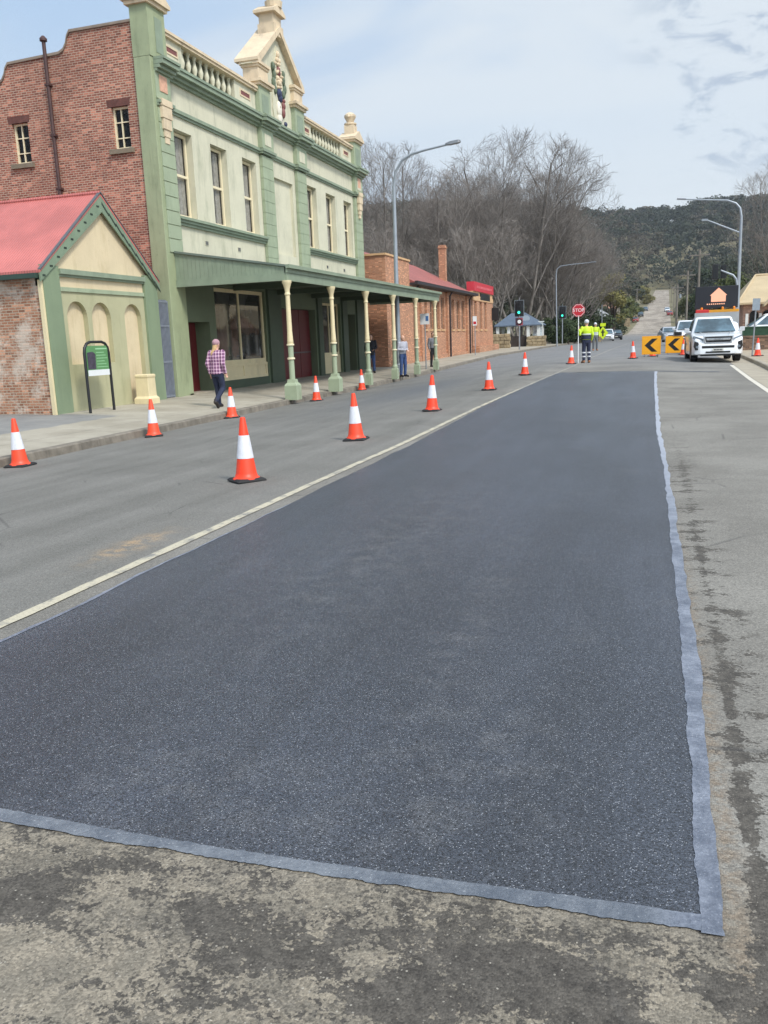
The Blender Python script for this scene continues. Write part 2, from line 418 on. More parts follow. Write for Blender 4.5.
def mat_seal():
    m, t, b = new_mat('seal_bitumen'); P = t.coord()
    s = t.n('ShaderNodeSeparateXYZ'); t.l(P, s.inputs[0])
    f = t.ramp(t.math('ADD', t.math('MULTIPLY', t.noise(P, 7, 5, .6), .6), t.math('MULTIPLY', t.noise(P, 60, 5, .7), .4)), .36, .66)
    c = t.mix(f, lin((90,96,108)), lin((138,143,154)))
    front = t.math('MULTIPLY', t.ramp(s.outputs[1], 2.2, 2.12), t.ramp(s.outputs[0], .15, .0))
    c = t.mix(t.math('MULTIPLY', front, .8), c, t.mix(f, lin((84,90,98)), lin((116,120,124))))
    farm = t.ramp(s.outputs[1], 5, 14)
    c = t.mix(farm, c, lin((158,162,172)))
    sp = t.ramp(t.noise(P, 120, 2, .5), .66, .72)
    c = t.mix(t.math('MULTIPLY', sp, .5), c, lin((176,178,180)))
    t.l(c, b.inputs['Base Color']); b.inputs['Roughness'].default_value = .38
    t.l(t.bump(t.noise(P, 110, 5, .7), .8, .006), b.inputs['Normal'])
    return m
def mat_paint_line(name, col, wear):
    m, t, b = new_mat(name); P = t.coord()
    sy_ = t.n('ShaderNodeSeparateXYZ'); t.l(P, sy_.inputs[0]); far_ = t.ramp(sy_.outputs[1], 15, 26, 0, .14 if wear > .3 else .04)
    f = t.ramp(t.math('SUBTRACT', t.noise(P, 6, 8, .7), far_), wear, wear+.16)
    c = t.mix(f, lin((132,129,122)), lin(col))
    g = t.ramp(t.noise(P, 90, 3, .6), .35, .55, .8, 1.0)
    c2 = t.n('ShaderNodeMix', data_type='RGBA', blend_type='MULTIPLY'); c2.inputs[0].default_value = 1
    kk = t.n('ShaderNodeCombineColor'); [t.l(g, kk.inputs[i]) for i in range(3)]
    t.l(c, c2.inputs[6]); t.l(kk.outputs[0], c2.inputs[7])
    t.l(c2.outputs[2], b.inputs['Base Color']); b.inputs['Roughness'].default_value = .8
    return m
def mat_path():
    m, t, b = new_mat('footpath_concrete'); P = t.coord()
    s = t.n('ShaderNodeSeparateXYZ'); t.l(P, s.inputs[0])
    f = t.ramp(t.noise(P, .8, 7, .65), .3, .7)
    c = t.mix(f, lin((142,134,118)), lin((166,158,142)))
    # old asphalt repair strip in the paving by the cottage
    rep = t.math('MULTIPLY', t.ramp(t.math('ADD', s.outputs[0], t.math('MULTIPLY', t.noise(P, 2, 4, .5), .5)), -11.6, -11.75), t.ramp(s.outputs[1], 17.4, 16.9))
    c = t.mix(t.math('MULTIPLY', rep, .85), c, t.mix(f, lin((112,112,112)), lin((128,127,124))))
    br = t.n('ShaderNodeTexBrick'); br.inputs['Scale'].default_value = 1; br.inputs['Brick Width'].default_value = 1.8; br.inputs['Row Height'].default_value = 1.8
    br.inputs['Mortar Size'].default_value = .012; br.offset = 0; t.l(P, br.inputs['Vector'])
    c = t.mix(t.math('MULTIPLY', br.outputs['Fac'], .5), c, lin((84,80,74)))
    st = t.ramp(t.noise(P, 3.5, 8, .7), .6, .68)
    c = t.mix(t.math('MULTIPLY', st, .3), c, lin((98,94,86)))
    t.l(c, b.inputs['Base Color']); b.inputs['Roughness'].default_value = .85
    t.l(t.bump(t.noise(P, 60, 4, .6), .3, .004), b.inputs['Normal'])
    return m
m_old, m_new, m_seal, m_path = mat_old_asphalt(), mat_new_asphalt(), mat_seal(), mat_path()
m_line = mat_paint_line('worn_white_line', (186,177,154), .36)
m_line2 = mat_paint_line('worn_edge_line', (206,198,182), .26)
m_kerb = M('kerb_stone', (120,112,100), .9, var=.3, vs=4, bump=.5, bs=18, dirt=(62,58,52), dirt_amt=.7)
m_gut = M('gutter_concrete', (158,148,130), .88, var=.12, vs=1.5, bump=.3, bs=40, dirt=(120,112,100), dirt_amt=.5)
m_earth = M('dry_verge', (112,104,76), .95, var=.3, vs=.6, bump=.3, bs=4, dirt=(70,78,48), dirt_amt=.8)
m_forest_floor = M('forest_floor', (62,64,48), .95, var=.35, vs=.08, bump=0)
m_tanpath = M('tan_footpath', (160,146,124), .88, var=.13, vs=1.2, bump=.25, bs=40, dirt=(122,112,96), dirt_amt=.5)

gx = [-900,-600,-420,-300,-220,-160,-120,-90,-70,-55,-42,-32,-25,-20,-16,-12,-9,-6,-3,0,3,6,9,12,16,20,25,32,42,55,70,90,120,160,220,300,420,600,900]
gy = frange(-40, 60, 5)+frange(66, 200, 6)+frange(212, 700, 12)+frange(720, 1300, 25)
sheet('ground', lambda y: gx, gy, hill_z, m_earth)
def road_xs(y):
    a, b = lerp_tab(XL, y), lerp_tab(XR, y)
    return [a+(b-a)*k/14 for k in range(15)]
sheet('road', road_xs, YS, road_z, m_old)
# the new asphalt patch, with a slightly ragged left edge
rp = random.Random(5)
RI = [(1.9,.16),(3,.18),(5,.19),(9.9,.196),(13.8,.14),(25,.164),(29.4,.195),(31,.2)]
RO = [(1.9,.222),(3.4,.252),(5,.264),(9.9,.242),(13.5,.215),(18,.21),(25,.24),(29.4,.28),(31,.28)]
def wob(y, s, a): return a*(mnoise.noise(Vector((y*s, 7.7, 1.3)))+.5*mnoise.noise(Vector((y*s*2.7, 3.1, 9.3))))
def rim_l(y): return -3.40+lerp_tab([(2,.04),(9,.03),(18,.0),(29.4,.36)], y)+wob(y, 1.3, .025)
def band_lo(x): return 2.060+wob(x, 1.2, .010)+.016*math.sin(x*2.1+1)+wob(x, 3.5, .010)+wob(x, 22, .005)+wob(x, 75, .003)
def band_hi(x): return 2.118+.018*math.sin(x*2.1+1)+wob(x+40, 3.0, .006)+wob(x+9, 26, .003)+wob(x, 90, .003)
PY = frange(2.09, 6, .06)+frange(6.25, 29.4, .25)
def patch_xs(y):
    a, b = rim_l(y), lerp_tab(RI, y)+.012
    return [a+(b-a)*k/18 for k in range(19)]
sheet('asphalt_patch', patch_xs, PY, road_z, m_new, .004)
# seal band: right edge, front edge and a thin left lip
def ri(y): return lerp_tab(RI, y)+wob(y, 4.5, .010 if y < 8 else .018)+wob(y, 30, .002)+wob(y, 85, .002 if y < 6 else .004)
def ro(y): return lerp_tab(RO, y)+wob(y+50, 2.6, .018 if y < 8 else .024)+wob(y+20, 28, .002)+wob(y+3, 90, .002 if y < 6 else .004)
def right_xs(y):
    a, b = ri(y), ro(y); b = max(b, a+.012)
    return [a, (a+b)/2, b]
BY = frange(2.062, 5, .008)+frange(5.05, 29.5, .06)
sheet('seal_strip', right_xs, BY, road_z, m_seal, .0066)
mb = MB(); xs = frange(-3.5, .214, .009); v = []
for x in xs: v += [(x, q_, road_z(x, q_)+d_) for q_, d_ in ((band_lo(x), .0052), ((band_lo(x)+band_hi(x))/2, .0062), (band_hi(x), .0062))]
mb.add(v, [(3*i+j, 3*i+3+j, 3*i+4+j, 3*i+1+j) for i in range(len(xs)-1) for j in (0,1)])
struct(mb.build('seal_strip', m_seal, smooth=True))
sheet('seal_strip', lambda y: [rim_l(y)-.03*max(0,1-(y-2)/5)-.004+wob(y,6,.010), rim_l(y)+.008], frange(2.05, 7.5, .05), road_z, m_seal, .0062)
# dark joint that the saw cut left across the far end
sheet('asphalt_joint', lambda y: [-3.0, -2.0, -1.0, 0, 1.0, 2.2], [29.38, 29.5, 29.9], road_z, M('joint_bitumen', (92,92,92), .8, var=.3, vs=3), .005)
# painted lines
def ctr(y): return lerp_tab([(-6,-3.6),(10,-3.58),(18,-3.47),(26,-3.16),(34,-2.78),(57,-2.38),(120,-1.2),(190,-.2)], y)
sheet('road_marking', lambda y: [ctr(y)-.046+wob(y,5,.008)+wob(y,31,.004), ctr(y)+.046+wob(y+30,5,.008)+wob(y+7,29,.004)], frange(-6,40,.2)+frange(41,130,1), road_z, m_line, .006)
def edg(y): return lerp_tab([(-6,2.2),(21,2.67),(32,2.9),(36,3.0)], y)
sheet('road_marking', lambda y: [edg(y)-.07, edg(y)+.07], frange(-6,34,.5), road_z, m_line2, .006)
sheet('gutter', lambda y: [edg(y)+.09, (edg(y)+lerp_tab(XR,y))/2, lerp_tab(XR, y)], frange(-6,60,1), road_z, m_gut, .005)
# left kerb + footpath
def kx(y): return lerp_tab(XL, y)
mb = MB(); prev = None; ys = frange(-6, 108, .5); secs = []
for y in ys:
    x = kx(y); z = lerp_tab(ZL, y); jx = wob(y, .7, .02)+(.03*rp.random() if y < 30 else 0); jz = .012*(rp.random()-.5)
    secs.append([(x+.02+jx, y, z-.1), (x+jx, y, z+.13+jz), (x-.03, y, z+.152+jz), (x-.17, y, z+.153), (x-.17, y, z-.1)])
mb.loft(secs); struct(mb.build('kerb', m_kerb))
def path_xs(y):
    a = kx(y)-.165; b = -15.5 if y > 23 else -32 if y < 17.05 else -16
    return [b, b+(a-b)*.3, b+(a-b)*.6, b+(a-b)*.8, b+(a-b)*.92, a]
def pz(x, y):
    kz = lerp_tab(ZL, y)+.152; fz = lerp_tab([(-10,.12),(23,.13),(40,.2),(55,.27),(75,.45),(110,.5)], y)
    k = max(0, min(1, (kx(y)-.17-x)/3.4)); return kz+(fz-kz)*k
path_z = pz
sheet('footpath', path_xs, frange(-6, 17.05, 1)+[17.06]+frange(18, 23, 1)+[23.01]+frange(24, 110, 1), pz, m_path)
# right kerb + footpath
mb = MB(); secs = []
for y in frange(-6, 100, 1):
    x = lerp_tab(XR, y); z = lerp_tab(ZR, y)
    secs.append([(x+.17, y, z-.1), (x+.17, y, z+.142), (x+.03, y, z+.142), (x, y, z+.12), (x-.02, y, z-.1)])
mb.loft(secs); struct(mb.build('kerb', m_gut))
sheet('footpath', lambda y: [lerp_tab(XR,y)+.165, lerp_tab(XR,y)+1.5, lerp_tab(XR,y)+4, 26], frange(-6,100,1), lambda x, y: lerp_tab(ZR,y)+.14+max(0,x-6)*.02, m_tanpath)
# ------------------------------------------------------------------ building materials
def mat_brick(name, c1, c2, mortar, wash=None, wash_amt=0.0, bw=.18, rh=.065, soot=.35, burnt=.5):
    m, t, b = new_mat(name); P = t.coord()
    s = t.n('ShaderNodeSeparateXYZ'); t.l(P, s.inputs[0])
    cmb = t.n('ShaderNodeCombineXYZ'); t.l(t.math('ADD', s.outputs[0], s.outputs[1]), cmb.inputs[0]); t.l(s.outputs[2], cmb.inputs[1])
    br = t.n('ShaderNodeTexBrick'); br.inputs['Scale'].default_value = 1; br.inputs['Brick Width'].default_value = bw; br.inputs['Row Height'].default_value = rh
    br.inputs['Mortar Size'].default_value = .0095; br.inputs['Mortar Smooth'].default_value = .2; br.inputs['Bias'].default_value = -.1
    br.inputs['Color1'].default_value = lin(c1); br.inputs['Color2'].default_value = lin(c2); br.inputs['Mortar'].default_value = lin(mortar)
    t.l(cmb.outputs[0], br.inputs['Vector'])
    c = br.outputs['Color']
    # single dark burnt bricks and pale ones
    wn = t.n('ShaderNodeTexWhiteNoise', noise_dimensions='2D')
    fl = t.n('ShaderNodeVectorMath', operation='FLOOR'); dv = t.n('ShaderNodeVectorMath', operation='DIVIDE'); dv.inputs[1].default_value = (bw, rh, 1)
    t.l(cmb.outputs[0], dv.inputs[0]); t.l(dv.outputs[0], fl.inputs[0]); t.l(fl.outputs[0], wn.inputs['Vector'])
    nm = t.math('SUBTRACT', 1, br.outputs['Fac'])
    c = t.mix(t.math('MULTIPLY', t.math('MULTIPLY', t.ramp(wn.outputs['Value'],   .72, .8), nm), burnt), c, lin(tuple(x*.45 for x in c1)))
    c = t.mix(t.math('MULTIPLY', t.math('MULTIPLY', t.ramp(wn.outputs['Value'], .2, .12), nm), .5), c, lin(tuple(min(255, x*1.25+12) for x in c2)))
    big = t.ramp(t.noise(P, .45, 6, .62), .42, .7)
    c = t.mix(t.math('MULTIPLY', big, soot), c, lin(tuple(x*.55 for x in c1)))
    if wash:
        g = t.ramp(t.math('ADD', t.noise(P, 1.1, 9, .72, .3), t.math('MULTIPLY', t.noise(P, 14, 3, .6), .16)), .55, .68)
        c = t.mix(t.math('MULTIPLY', g, wash_amt), c, lin(wash))
    t.l(c, b.inputs['Base Color']); b.inputs['Roughness'].default_value = .88
    h = t.math('ADD', t.math('MULTIPLY', br.outputs['Fac'], -1), t.math('MULTIPLY', t.noise(P, 30, 3, .6), .3))
    t.l(t.bump(h, .5, .012), b.inputs['Normal'])
    return m
def mat_iron(name, col, axis_y=True, pitch=.076, amt=.6):
    m, t, b = new_mat(name); P = t.coord()
    s = t.n('ShaderNodeSeparateXYZ'); t.l(P, s.inputs[0])
    ph = t.math('SINE', t.math('MULTIPLY', s.outputs[0 if not axis_y else 1], 2*math.pi/pitch))
    f = t.ramp(t.noise(P, .7, 6, .6), .3, .7)
    t.l(t.mix(f, lin(col), lin(tuple(x*.86 for x in col))), b.inputs['Base Color'])
    b.inputs['Roughness'].default_value = .5
    t.l(t.bump(ph, amt, .018), b.inputs['Normal']); return m
def mat_glass(name, col=(26,28,30), rough=.06):
    m, t, b = new_mat(name)
    f = t.ramp(t.noise(t.coord(), .9, 4, .6), .35, .65)
    t.l(t.mix(f, lin(col), lin(tuple(x*1.6+6 for x in col))), b.inputs['Base Color'])
    b.inputs['Roughness'].default_value = rough; b.inputs['Specular IOR Level'].default_value = .6
    return m
bk_main = mat_brick('red_brick', (134,78,62), (168,110,88), (182,160,140), burnt=.28)
bk_cot = mat_brick('limewashed_brick', (148,100,74), (174,126,98), (172,156,136), (206,194,178), .62, soot=.25, burnt=.35)
bk_lib = mat_brick('orange_brick', (172,116,84), (190,134,100), (168,138,114), soot=.12, burnt=.25)
g_low = M('lower_wall_green_shaded', (94,104,80), .6, var=.1, vs=1.2, dirt=(88,98,74), dirt_amt=.6, bump=.12, bs=14)  # wall green with its colour darkened to deepen the verandah shade
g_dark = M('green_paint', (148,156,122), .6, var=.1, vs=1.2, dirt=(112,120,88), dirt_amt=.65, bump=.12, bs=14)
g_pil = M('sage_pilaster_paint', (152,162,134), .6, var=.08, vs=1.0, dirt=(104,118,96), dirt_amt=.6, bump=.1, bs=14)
g_trim = M('green_trim_paint', (130,142,120), .5, var=.12, vs=2, dirt=(102,114,96), dirt_amt=.4)
g_under = M('deep_green_shaded', (66,78,60), .6, var=.12, vs=1.5)  # dark green, taken deeper in colour for the shade under the verandah
cream_w = M('pale_render', (199,194,170), .75, var=.07, vs=.9, dirt=(160,160,136), dirt_amt=.75, bump=.1, bs=20)
cream_p = M('cream_paint', (214,198,158), .55, var=.06, vs=2, dirt=(180,164,130), dirt_amt=.4)
stone = M('cream_coping', (208,188,158), .8, var=.1, vs=1.6, dirt=(150,134,114), dirt_amt=.8, bump=.15, bs=16)
sash = M('sash_paint', (224,210,176), .5, var=.04, vs=3)
cot_c = M('cottage_cream', (206,188,154), .75, var=.06, vs=1.4, dirt=(168,148,108), dirt_amt=.5, bump=.15, bs=14)
cot_s = M('cottage_sage', (170,166,132), .75, var=.06, vs=1.4, dirt=(132,134,98), dirt_amt=.45, bump=.15, bs=14)
def mat_clear(name, tint, mixf):
    m, t, b = new_mat(name); b.inputs['Base Color'].default_value = lin(tint); b.inputs['Roughness'].default_value = .05
    tr = t.n('ShaderNodeBsdfTransparent'); ms = t.n('ShaderNodeMixShader'); ms.inputs[0].default_value = mixf
    t.l(tr.outputs[0], ms.inputs[1]); t.l(b.outputs[0], ms.inputs[2]); t.l(ms.outputs[0], m.node_tree.nodes['Material Output'].inputs[0]); return m
win_gl = mat_clear('window_glass', (46,46,46), .25)
shop_gl = mat_glass('shopfront_glass', (44,44,42), .03)
curtain = M('net_curtain', (226,220,206), .9, var=.2, vs=8)
red_d = M('oxblood_door', (92,22,26), .45, var=.12, vs=3)
rust = M('brown_pipe', (70,46,42), .6, var=.2, vs=6)
iron_red = mat_iron('red_corrugated_iron', (198,112,104), False, amt=.3)
iron_lib = mat_iron('faded_red_tiles', (160,88,78), True, .3)
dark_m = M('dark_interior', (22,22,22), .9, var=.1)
lead = M('lead_grey', (96,98,100), .5, var=.15, vs=3, metal=.3)
sky_blue_d = M('navy_relief', (44,50,78), .5, var=.2, vs=9)
plum = M('plum_relief', (118,70,66), .6, var=.2, vs=9)
blackm = M('black_paint', (26,26,28), .45, var=.15, vs=5)

def wall_open(mb, axis, plane, u0, u1, z0, z1, ops, depth):
    """wall face with openings; axis 'x': face plane X=plane looking to +X, u = Y; axis 'y': plane Y=plane looking to -Y, u = X"""
    def P(u, z, d): return (plane-d, u, z) if axis == 'x' else (u, plane+d, z)
    us = sorted(set([u0, u1]+[o[0] for o in ops]+[o[1] for o in ops]))
    for a, b in zip(us, us[1:]):
        col = sorted([o for o in ops if o[0] <= a+1e-6 and o[1] >= b-1e-6], key=lambda o: o[2])
        z = z0
        for o in col:
            if o[2] > z+1e-6: mb.quad(P(a,z,0), P(b,z,0), P(b,o[2],0), P(a,o[2],0))
            z = o[3]
        if z1 > z+1e-6: mb.quad(P(a,z,0), P(b,z,0), P(b,z1,0), P(a,z1,0))
    for o in ops:
        a, b, c, d = o[:4]; dd = o[4] if len(o) > 4 else depth
        mb.quad(P(a,c,0), P(a,d,0), P(a,d,dd), P(a,c,dd)); mb.quad(P(b,c,0), P(b,c,dd), P(b,d,dd), P(b,d,0))
        mb.quad(P(a,d,0), P(b,d,0), P(b,d,dd), P(a,d,dd)); mb.quad(P(a,c,0), P(a,c,dd), P(b,c,dd), P(b,c,0))
def frame_window(parent, axis, plane, u0, u1, z0, z1, matf, matg, rail=None, mull=(), rails=(), fw=.07, th=.07, name='window', curt=None):
    """a framed window whose outer face is at plane; a child pane, optional curtain"""
    def bx(mb, a, b, c, d, d0, d1):
        if axis == 'x': mb.box(plane-d1, plane-d0, a, b, c, d)
        else: mb.box(a, b, plane+d0, plane+d1, c, d)
    f = MB()
    bx(f, u0, u0+fw, z0, z1, 0, th); bx(f, u1-fw, u1, z0, z1, 0, th)
    bx(f, u0+fw, u1-fw, z1-fw, z1, .002, th); bx(f, u0+fw, u1-fw, z0, z0+fw*1.2, .002, th)
    if rail: bx(f, u0+fw, u1-fw, rail-fw*.45, rail+fw*.45, .01, th-.003)
    for m_ in mull: bx(f, m_-fw*.3, m_+fw*.3, z0+fw*1.2, z1-fw, .008, th-.005)
    for r_ in rails: bx(f, u0+fw, u1-fw, r_-fw*.25, r_+fw*.25, .012, th-.007)
    fr = f.build(name, matf, parent)
    g = MB(); bx(g, u0+fw*.5, u1-fw*.5, z0+fw*.5, z1-fw*.5, th*.55, th*.75); g.build('pane', matg, fr)
    return fr

# ------------------------------------------------------------------ the two-storey hall
XF, XW, YB0, YB1 = -13.6, -13.75, 22.74, 41.35
hall = thing('two_storey_hall', (XF, YB0, 0), 'two storey pale green rendered hall with parapet, pediment and red brick side wall', 'hall')
TB = [(23.55,29.85),(30.75,32.95),(33.95,40.15)]
wins = [(23.86,24.96),(26.14,27.26),(28.42,29.52),(34.35,35.42),(36.55,37.72),(38.85,39.95)]
PV = [(22.84,23.58),(29.85,30.78),(33.1,34.05),(40.2,41.2)]   # pilasters
# ground-floor openings: (y0,y1,z0,z1,depth)
gops = [(23.35,25.0,.05,2.36,.62),(25.45,29.3,.12,3.5,.22),(30.75,34.3,.05,2.95,.32),(35.05,37.4,.2,3.3,.25),(38.35,39.5,.1,2.85,.5)]
mb = MB(); wall_open(mb, 'x', XW, 22.8, YB1, 4.3, 9.65, [(a,b,5.5,8.03,.3) for a,b in wins]+[(31.02,32.85,5.0,7.8,.12)], .3)
mb.quad((XW-.12,31.02,5.0),(XW-.12,32.85,5.0),(XW-.12,32.85,7.8),(XW-.12,31.02,7.8))
mb.build('upper_wall', cream_w, hall)
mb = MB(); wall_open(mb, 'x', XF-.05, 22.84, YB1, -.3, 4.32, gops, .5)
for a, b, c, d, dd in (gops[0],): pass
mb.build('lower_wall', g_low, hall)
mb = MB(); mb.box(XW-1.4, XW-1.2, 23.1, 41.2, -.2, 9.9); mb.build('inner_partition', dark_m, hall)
# side wall with curved parapet steps (brick, faces the camera)
prof = [(-14.14,10.62),(-16.2,10.62),(-16.3,10.48),(-16.36,10.3),(-16.46,10.16),(-16.62,10.09),(-18.45,10.03),(-18.56,9.9),(-18.62,9.74),(-18.72,9.6),(-18.9,9.52),(-21,9.5),(-21.2,9.2),(-21.5,9.0),(-24.5,8.95),(-32,8.9)]
mb = MB(); sops = [(-15.07,-14.5,7.32,8.48),(-18.58,-18.0,7.24,8.4)]
wall_open(mb, 'y', YB0, -32, -14.14, -.3, 8.9, sops, .16)
poly = prof+[(-32,8.9)]; poly = prof[:-1]+[(-32,8.9),(-14.14,8.9)]
mb.prism([(x, z) for x, z in poly], 'y', YB0, YB0+.36)
mb.build('side_wall', bk_main, hall)
mb = MB()
for (a, az), (b, bz) in zip(prof, prof[1:]):
    mb.prism([(a, az), (b, bz), (b, bz+.07), (a, az+.07)], 'y', YB0-.05, YB0+.42)
mb.build('parapet_coping', M('weathered_coping', (132,118,104), .9, var=.2, vs=3), hall)
for a, b, c, d in sops:
    fr = frame_window(hall, 'y', YB0+.1, a, b, c, d, sash, win_gl, mull=((a+b)/2-.03,), rails=(c+.32, c+.75), fw=.055)
    s = MB(); s.box(a-.13, b+.1, YB0-.09, YB0+.1, c-.13, c-.002); s.build('sill', stone if 0 else M('sill_stone', (122,110,92), .9, var=.2), fr)
    h = MB(); h.prism([(a-.1, d), (b+.06, d), (b+.1, d+.2), (a-.13, d+.2)], 'y', YB0-.012, YB0+.05); h.build('brick_lintel', M('dark_brick_head', (98,62,54), .9, var=.3, vs=6), fr)
mb = MB(); mb.tube([(-17.06, YB0-.08, 4.0), (-17.06, YB0-.08, 10.5)], .055, 10); mb.lathe([(.06,0),(.11,.02),(.11,.08),(.04,.16)], (-17.06, YB0-.08, 10.46), 10)
for z in (6.4, 7.9, 9.3): mb.box(-17.15, -16.97, YB0-.14, YB0, z-.03, z+.03)
mb.tube([(-17.06, YB0-.08, 4.0), (-17.06, YB0-.08, 3.0)], .055, 10)
mb.build('vent_pipe', rust, hall, smooth=True)
# roof behind the parapets, back wall
mb = MB(); mb.prism([(-14.0,8.8),(-23,11.0),(-32,8.8)], 'y', YB0+.4, YB1-.2) if False else mb.box(-32, -14.1, YB0+.37, YB1-.1, 8.4, 8.7)
mb.build('roof', M('hall_roof_iron', (120,118,114), .6, var=.1), hall)
mb = MB(); mb.box(-32, -31.7, YB0+.37, YB1-.1, -.3, 8.39); mb.box(-31.69, XW-.35, YB1-.35, YB1-.01, -.3, 8.39); mb.build('rear_wall', bk_main, hall)
# corner pier: side face flush on the brick return, front face to the street
mb = MB()
mb.box(-14.14, XF, YB0-.07, 23.58, -.3, 9.675)
mb.build('corner_pier', g_dark, hall, bevel=.02)
for i, (a, b) in enumerate(PV):
    p = MB()
    # rusticated shaft in courses
    z = 4.36 if i else 4.36
    n = 10; hh = (8.36-z)/n
    for k in range(n): p.box(XW+.01, XF+(.03 if i == 0 else .0)-(0 if i == 0 else .02), a, b, z+k*hh+.012, z+(k+1)*hh-.012)
    p.box(XW+.01, XF-.03, a+.012, b-.012, z, 8.36)
    pl = p.build('pilaster', g_pil, hall)
    q = MB(); q.box(XW, XF+.03, a-.03, b+.03, 8.60, 9.32); q.build('frieze_block', g_pil, pl)
    if i:
        q = MB(); q.box(XF+.028, XF+.045, a+.2, b-.2, 8.72, 9.12); q.build('rosette', cream_w, pl)
# pendant brackets in cream at the outer piers
for (a, b) in (PV[0], PV[3]):
    p = MB()
    for (z0, z1, w_, pr_) in ((8.42,8.6,.40,.14),(8.1,8.42,.36,.12),(7.8,8.1,.28,.10),(7.6,7.8,.18,.07),(7.42,7.6,.10,.05)):
        c = (a+b)/2; p.box(XF-.01, XF+pr_, c-w_/2-.1, c+w_/2+.05, z0, z1)
    p.build('bracket', stone, hall)
    p = MB(); c = (a+b)/2; p.box(XF+.03, XF+.05, c-.2, c+.2, 8.82, 9.25); p.build('rosette', M('terracotta_rosette', (206,160,134), .8, var=.2, vs=12), hall)
def moulding(name, steps, y0, y1, mat, xp=XW, breaks=True, wrap=None):
    """steps: (z0,z1,projection); breaks forward over the pilasters"""
    mb = MB()
    for z0, z1, pr_ in steps:
        segs = [(y0, y1, 0)]
        mb.box(xp-.1, xp+pr_, y0, y1, z0, z1)
        if breaks:
            for a, b in PV: mb.box(xp, xp+pr_+.15, a-(.02 if a < 23 else .06)-pr_*.3*(a > 23), b+.06+pr_*.3, z0+.004, z1-.004)
    return mb.build(name, mat, hall)
moulding('sill_band', [(5.24,5.32,.08),(5.32,5.40,.14),(5.40,5.48,.2)], 23.58, 29.86, g_trim, breaks=False)
moulding('sill_band', [(5.24,5.32,.08),(5.32,5.40,.14),(5.40,5.48,.2)], 34.03, 40.2, g_trim, breaks=False)
moulding('string_course', [(8.40,8.47,.06),(8.47,8.57,.11)], 22.82, 41.25, g_trim)
moulding('cornice', [(9.30,9.38,.10),(9.38,9.48,.2),(9.48,9.60,.32),(9.60,9.68,.36)], 22.84, 41.3, g_trim)
for a, b in wins:
    fr = frame_window(hall, 'x', XW-.2, a+.02, b-.02, 5.52, 8.01, sash, win_gl, rail=6.78, fw=.085)
    c = MB(); cw = .3+.35*((a*7.3) % 1)
    for s_, u in ((1, a+.1), (-1, b-.1)):
        n_ = 6 if s_ > 0 else 2
        for k in range(n_): c.box(XW-.33-.014*(k%2), XW-.318-.014*(k%2), u+s_*k*cw/n_, u+s_*(k+1)*cw/n_, 5.62, 7.92)
    c.box(XW-.37, XW-.36, a+.06, b-.06, 5.62, 6.5+.5*((a*3.1) % 1))
    # a net curtain drawn to one side behind the glass is read on it as a paler fold
    c.build('curtain', curtain, fr)
for y in (25.3, 27.6, 36.2, 38.4):
    v = MB(); v.box(XW-.01, XW+.012, y, y+.22, 4.78, 4.94); vv = v.build('wall_vent', cream_w, hall)
    for k in range(3): 
        q = MB(); q.box(XW+.012, XW+.022, y+.02+k*.067, y+.06+k*.067, 4.8, 4.92); q.build('slot', lead, vv)
# parapet: solid dado, balusters, blocks, copings
mb = MB(); mb.box(XW-.28, XW+.02, 23.5, 41.2, 9.66, 9.86); pass
q_ = MB(); q_.box(XW-.3, XW-.262, 23.6, 41.15, 9.862, 10.498); q_.build('parapet_backing', M('backing_gap_shade', (112,116,98), .8, var=.15, vs=2), hall)  # backing coloured darker so the gaps between balusters read as shade
for a, b in ((23.56,24.75),(28.2,29.82),(34.05,35.15),(38.75,40.2)):
    mb.box(XW-.25, XW+.0, a, b, 9.86, 10.5)
mb.build('parapet', cream_w, hall)
for a, b in ((23.8,24.5),(28.6,29.4),(34.3,34.95),(39.1,39.8)):
    q = MB(); q.box(XW-.01, XW+.02, a, b, 10.08, 10.13); q.box(XW-.01, XW+.02, a, b, 10.27, 10.32); q.box(XW-.01, XW+.02, a, a+.05, 10.13, 10.27); q.box(XW-.01, XW+.02, b-.05, b, 10.13, 10.27); pz_ = q.build('parapet_slot', stone, hall)
    q = MB(); q.box(XW-.005, XW+.004, a+.05, b-.05, 10.13, 10.27); q.build('slot_shade', plum, pz_)  # flat dark panel, coloured to stand for shade inside the slot
for a, b in ((23.5,29.86),(34.02,40.2)):
    mb = MB(); mb.box(XW-.33, XW+.1, a, b, 10.5, 10.58); mb.box(XW-.36, XW+.14, a, b, 10.58, 10.66); mb.prism([(XW-.3,10.66),(XW+.08,10.66),(XW-.11,10.73)], 'y', a, b)
    mb.build('coping', stone, hall)
def baluster_mb(y, z):
    m_ = MB(); m_.lathe([(.085,0),(.085,.05),(.05,.06),(.05,.1),(.085,.2),(.09,.27),(.06,.38),(.04,.5),(.055,.54),(.055,.57),(.08,.58),(.08,.64)], (XW-.12, y, z), 10); return m_
b0 = None
for a, b, n in ((24.75,28.2,9),(35.15,38.75,10)):
    for k in range(n):
        y = a+(b-a)*(k+.5)/n
        if b0 is None: b0 = baluster_mb(y, 9.86).build('baluster', cream_w, hall, smooth=True); by0 = y
        else:
            c = b0.copy(); COL.objects.link(c); c.location = (0, y-by0, 0)
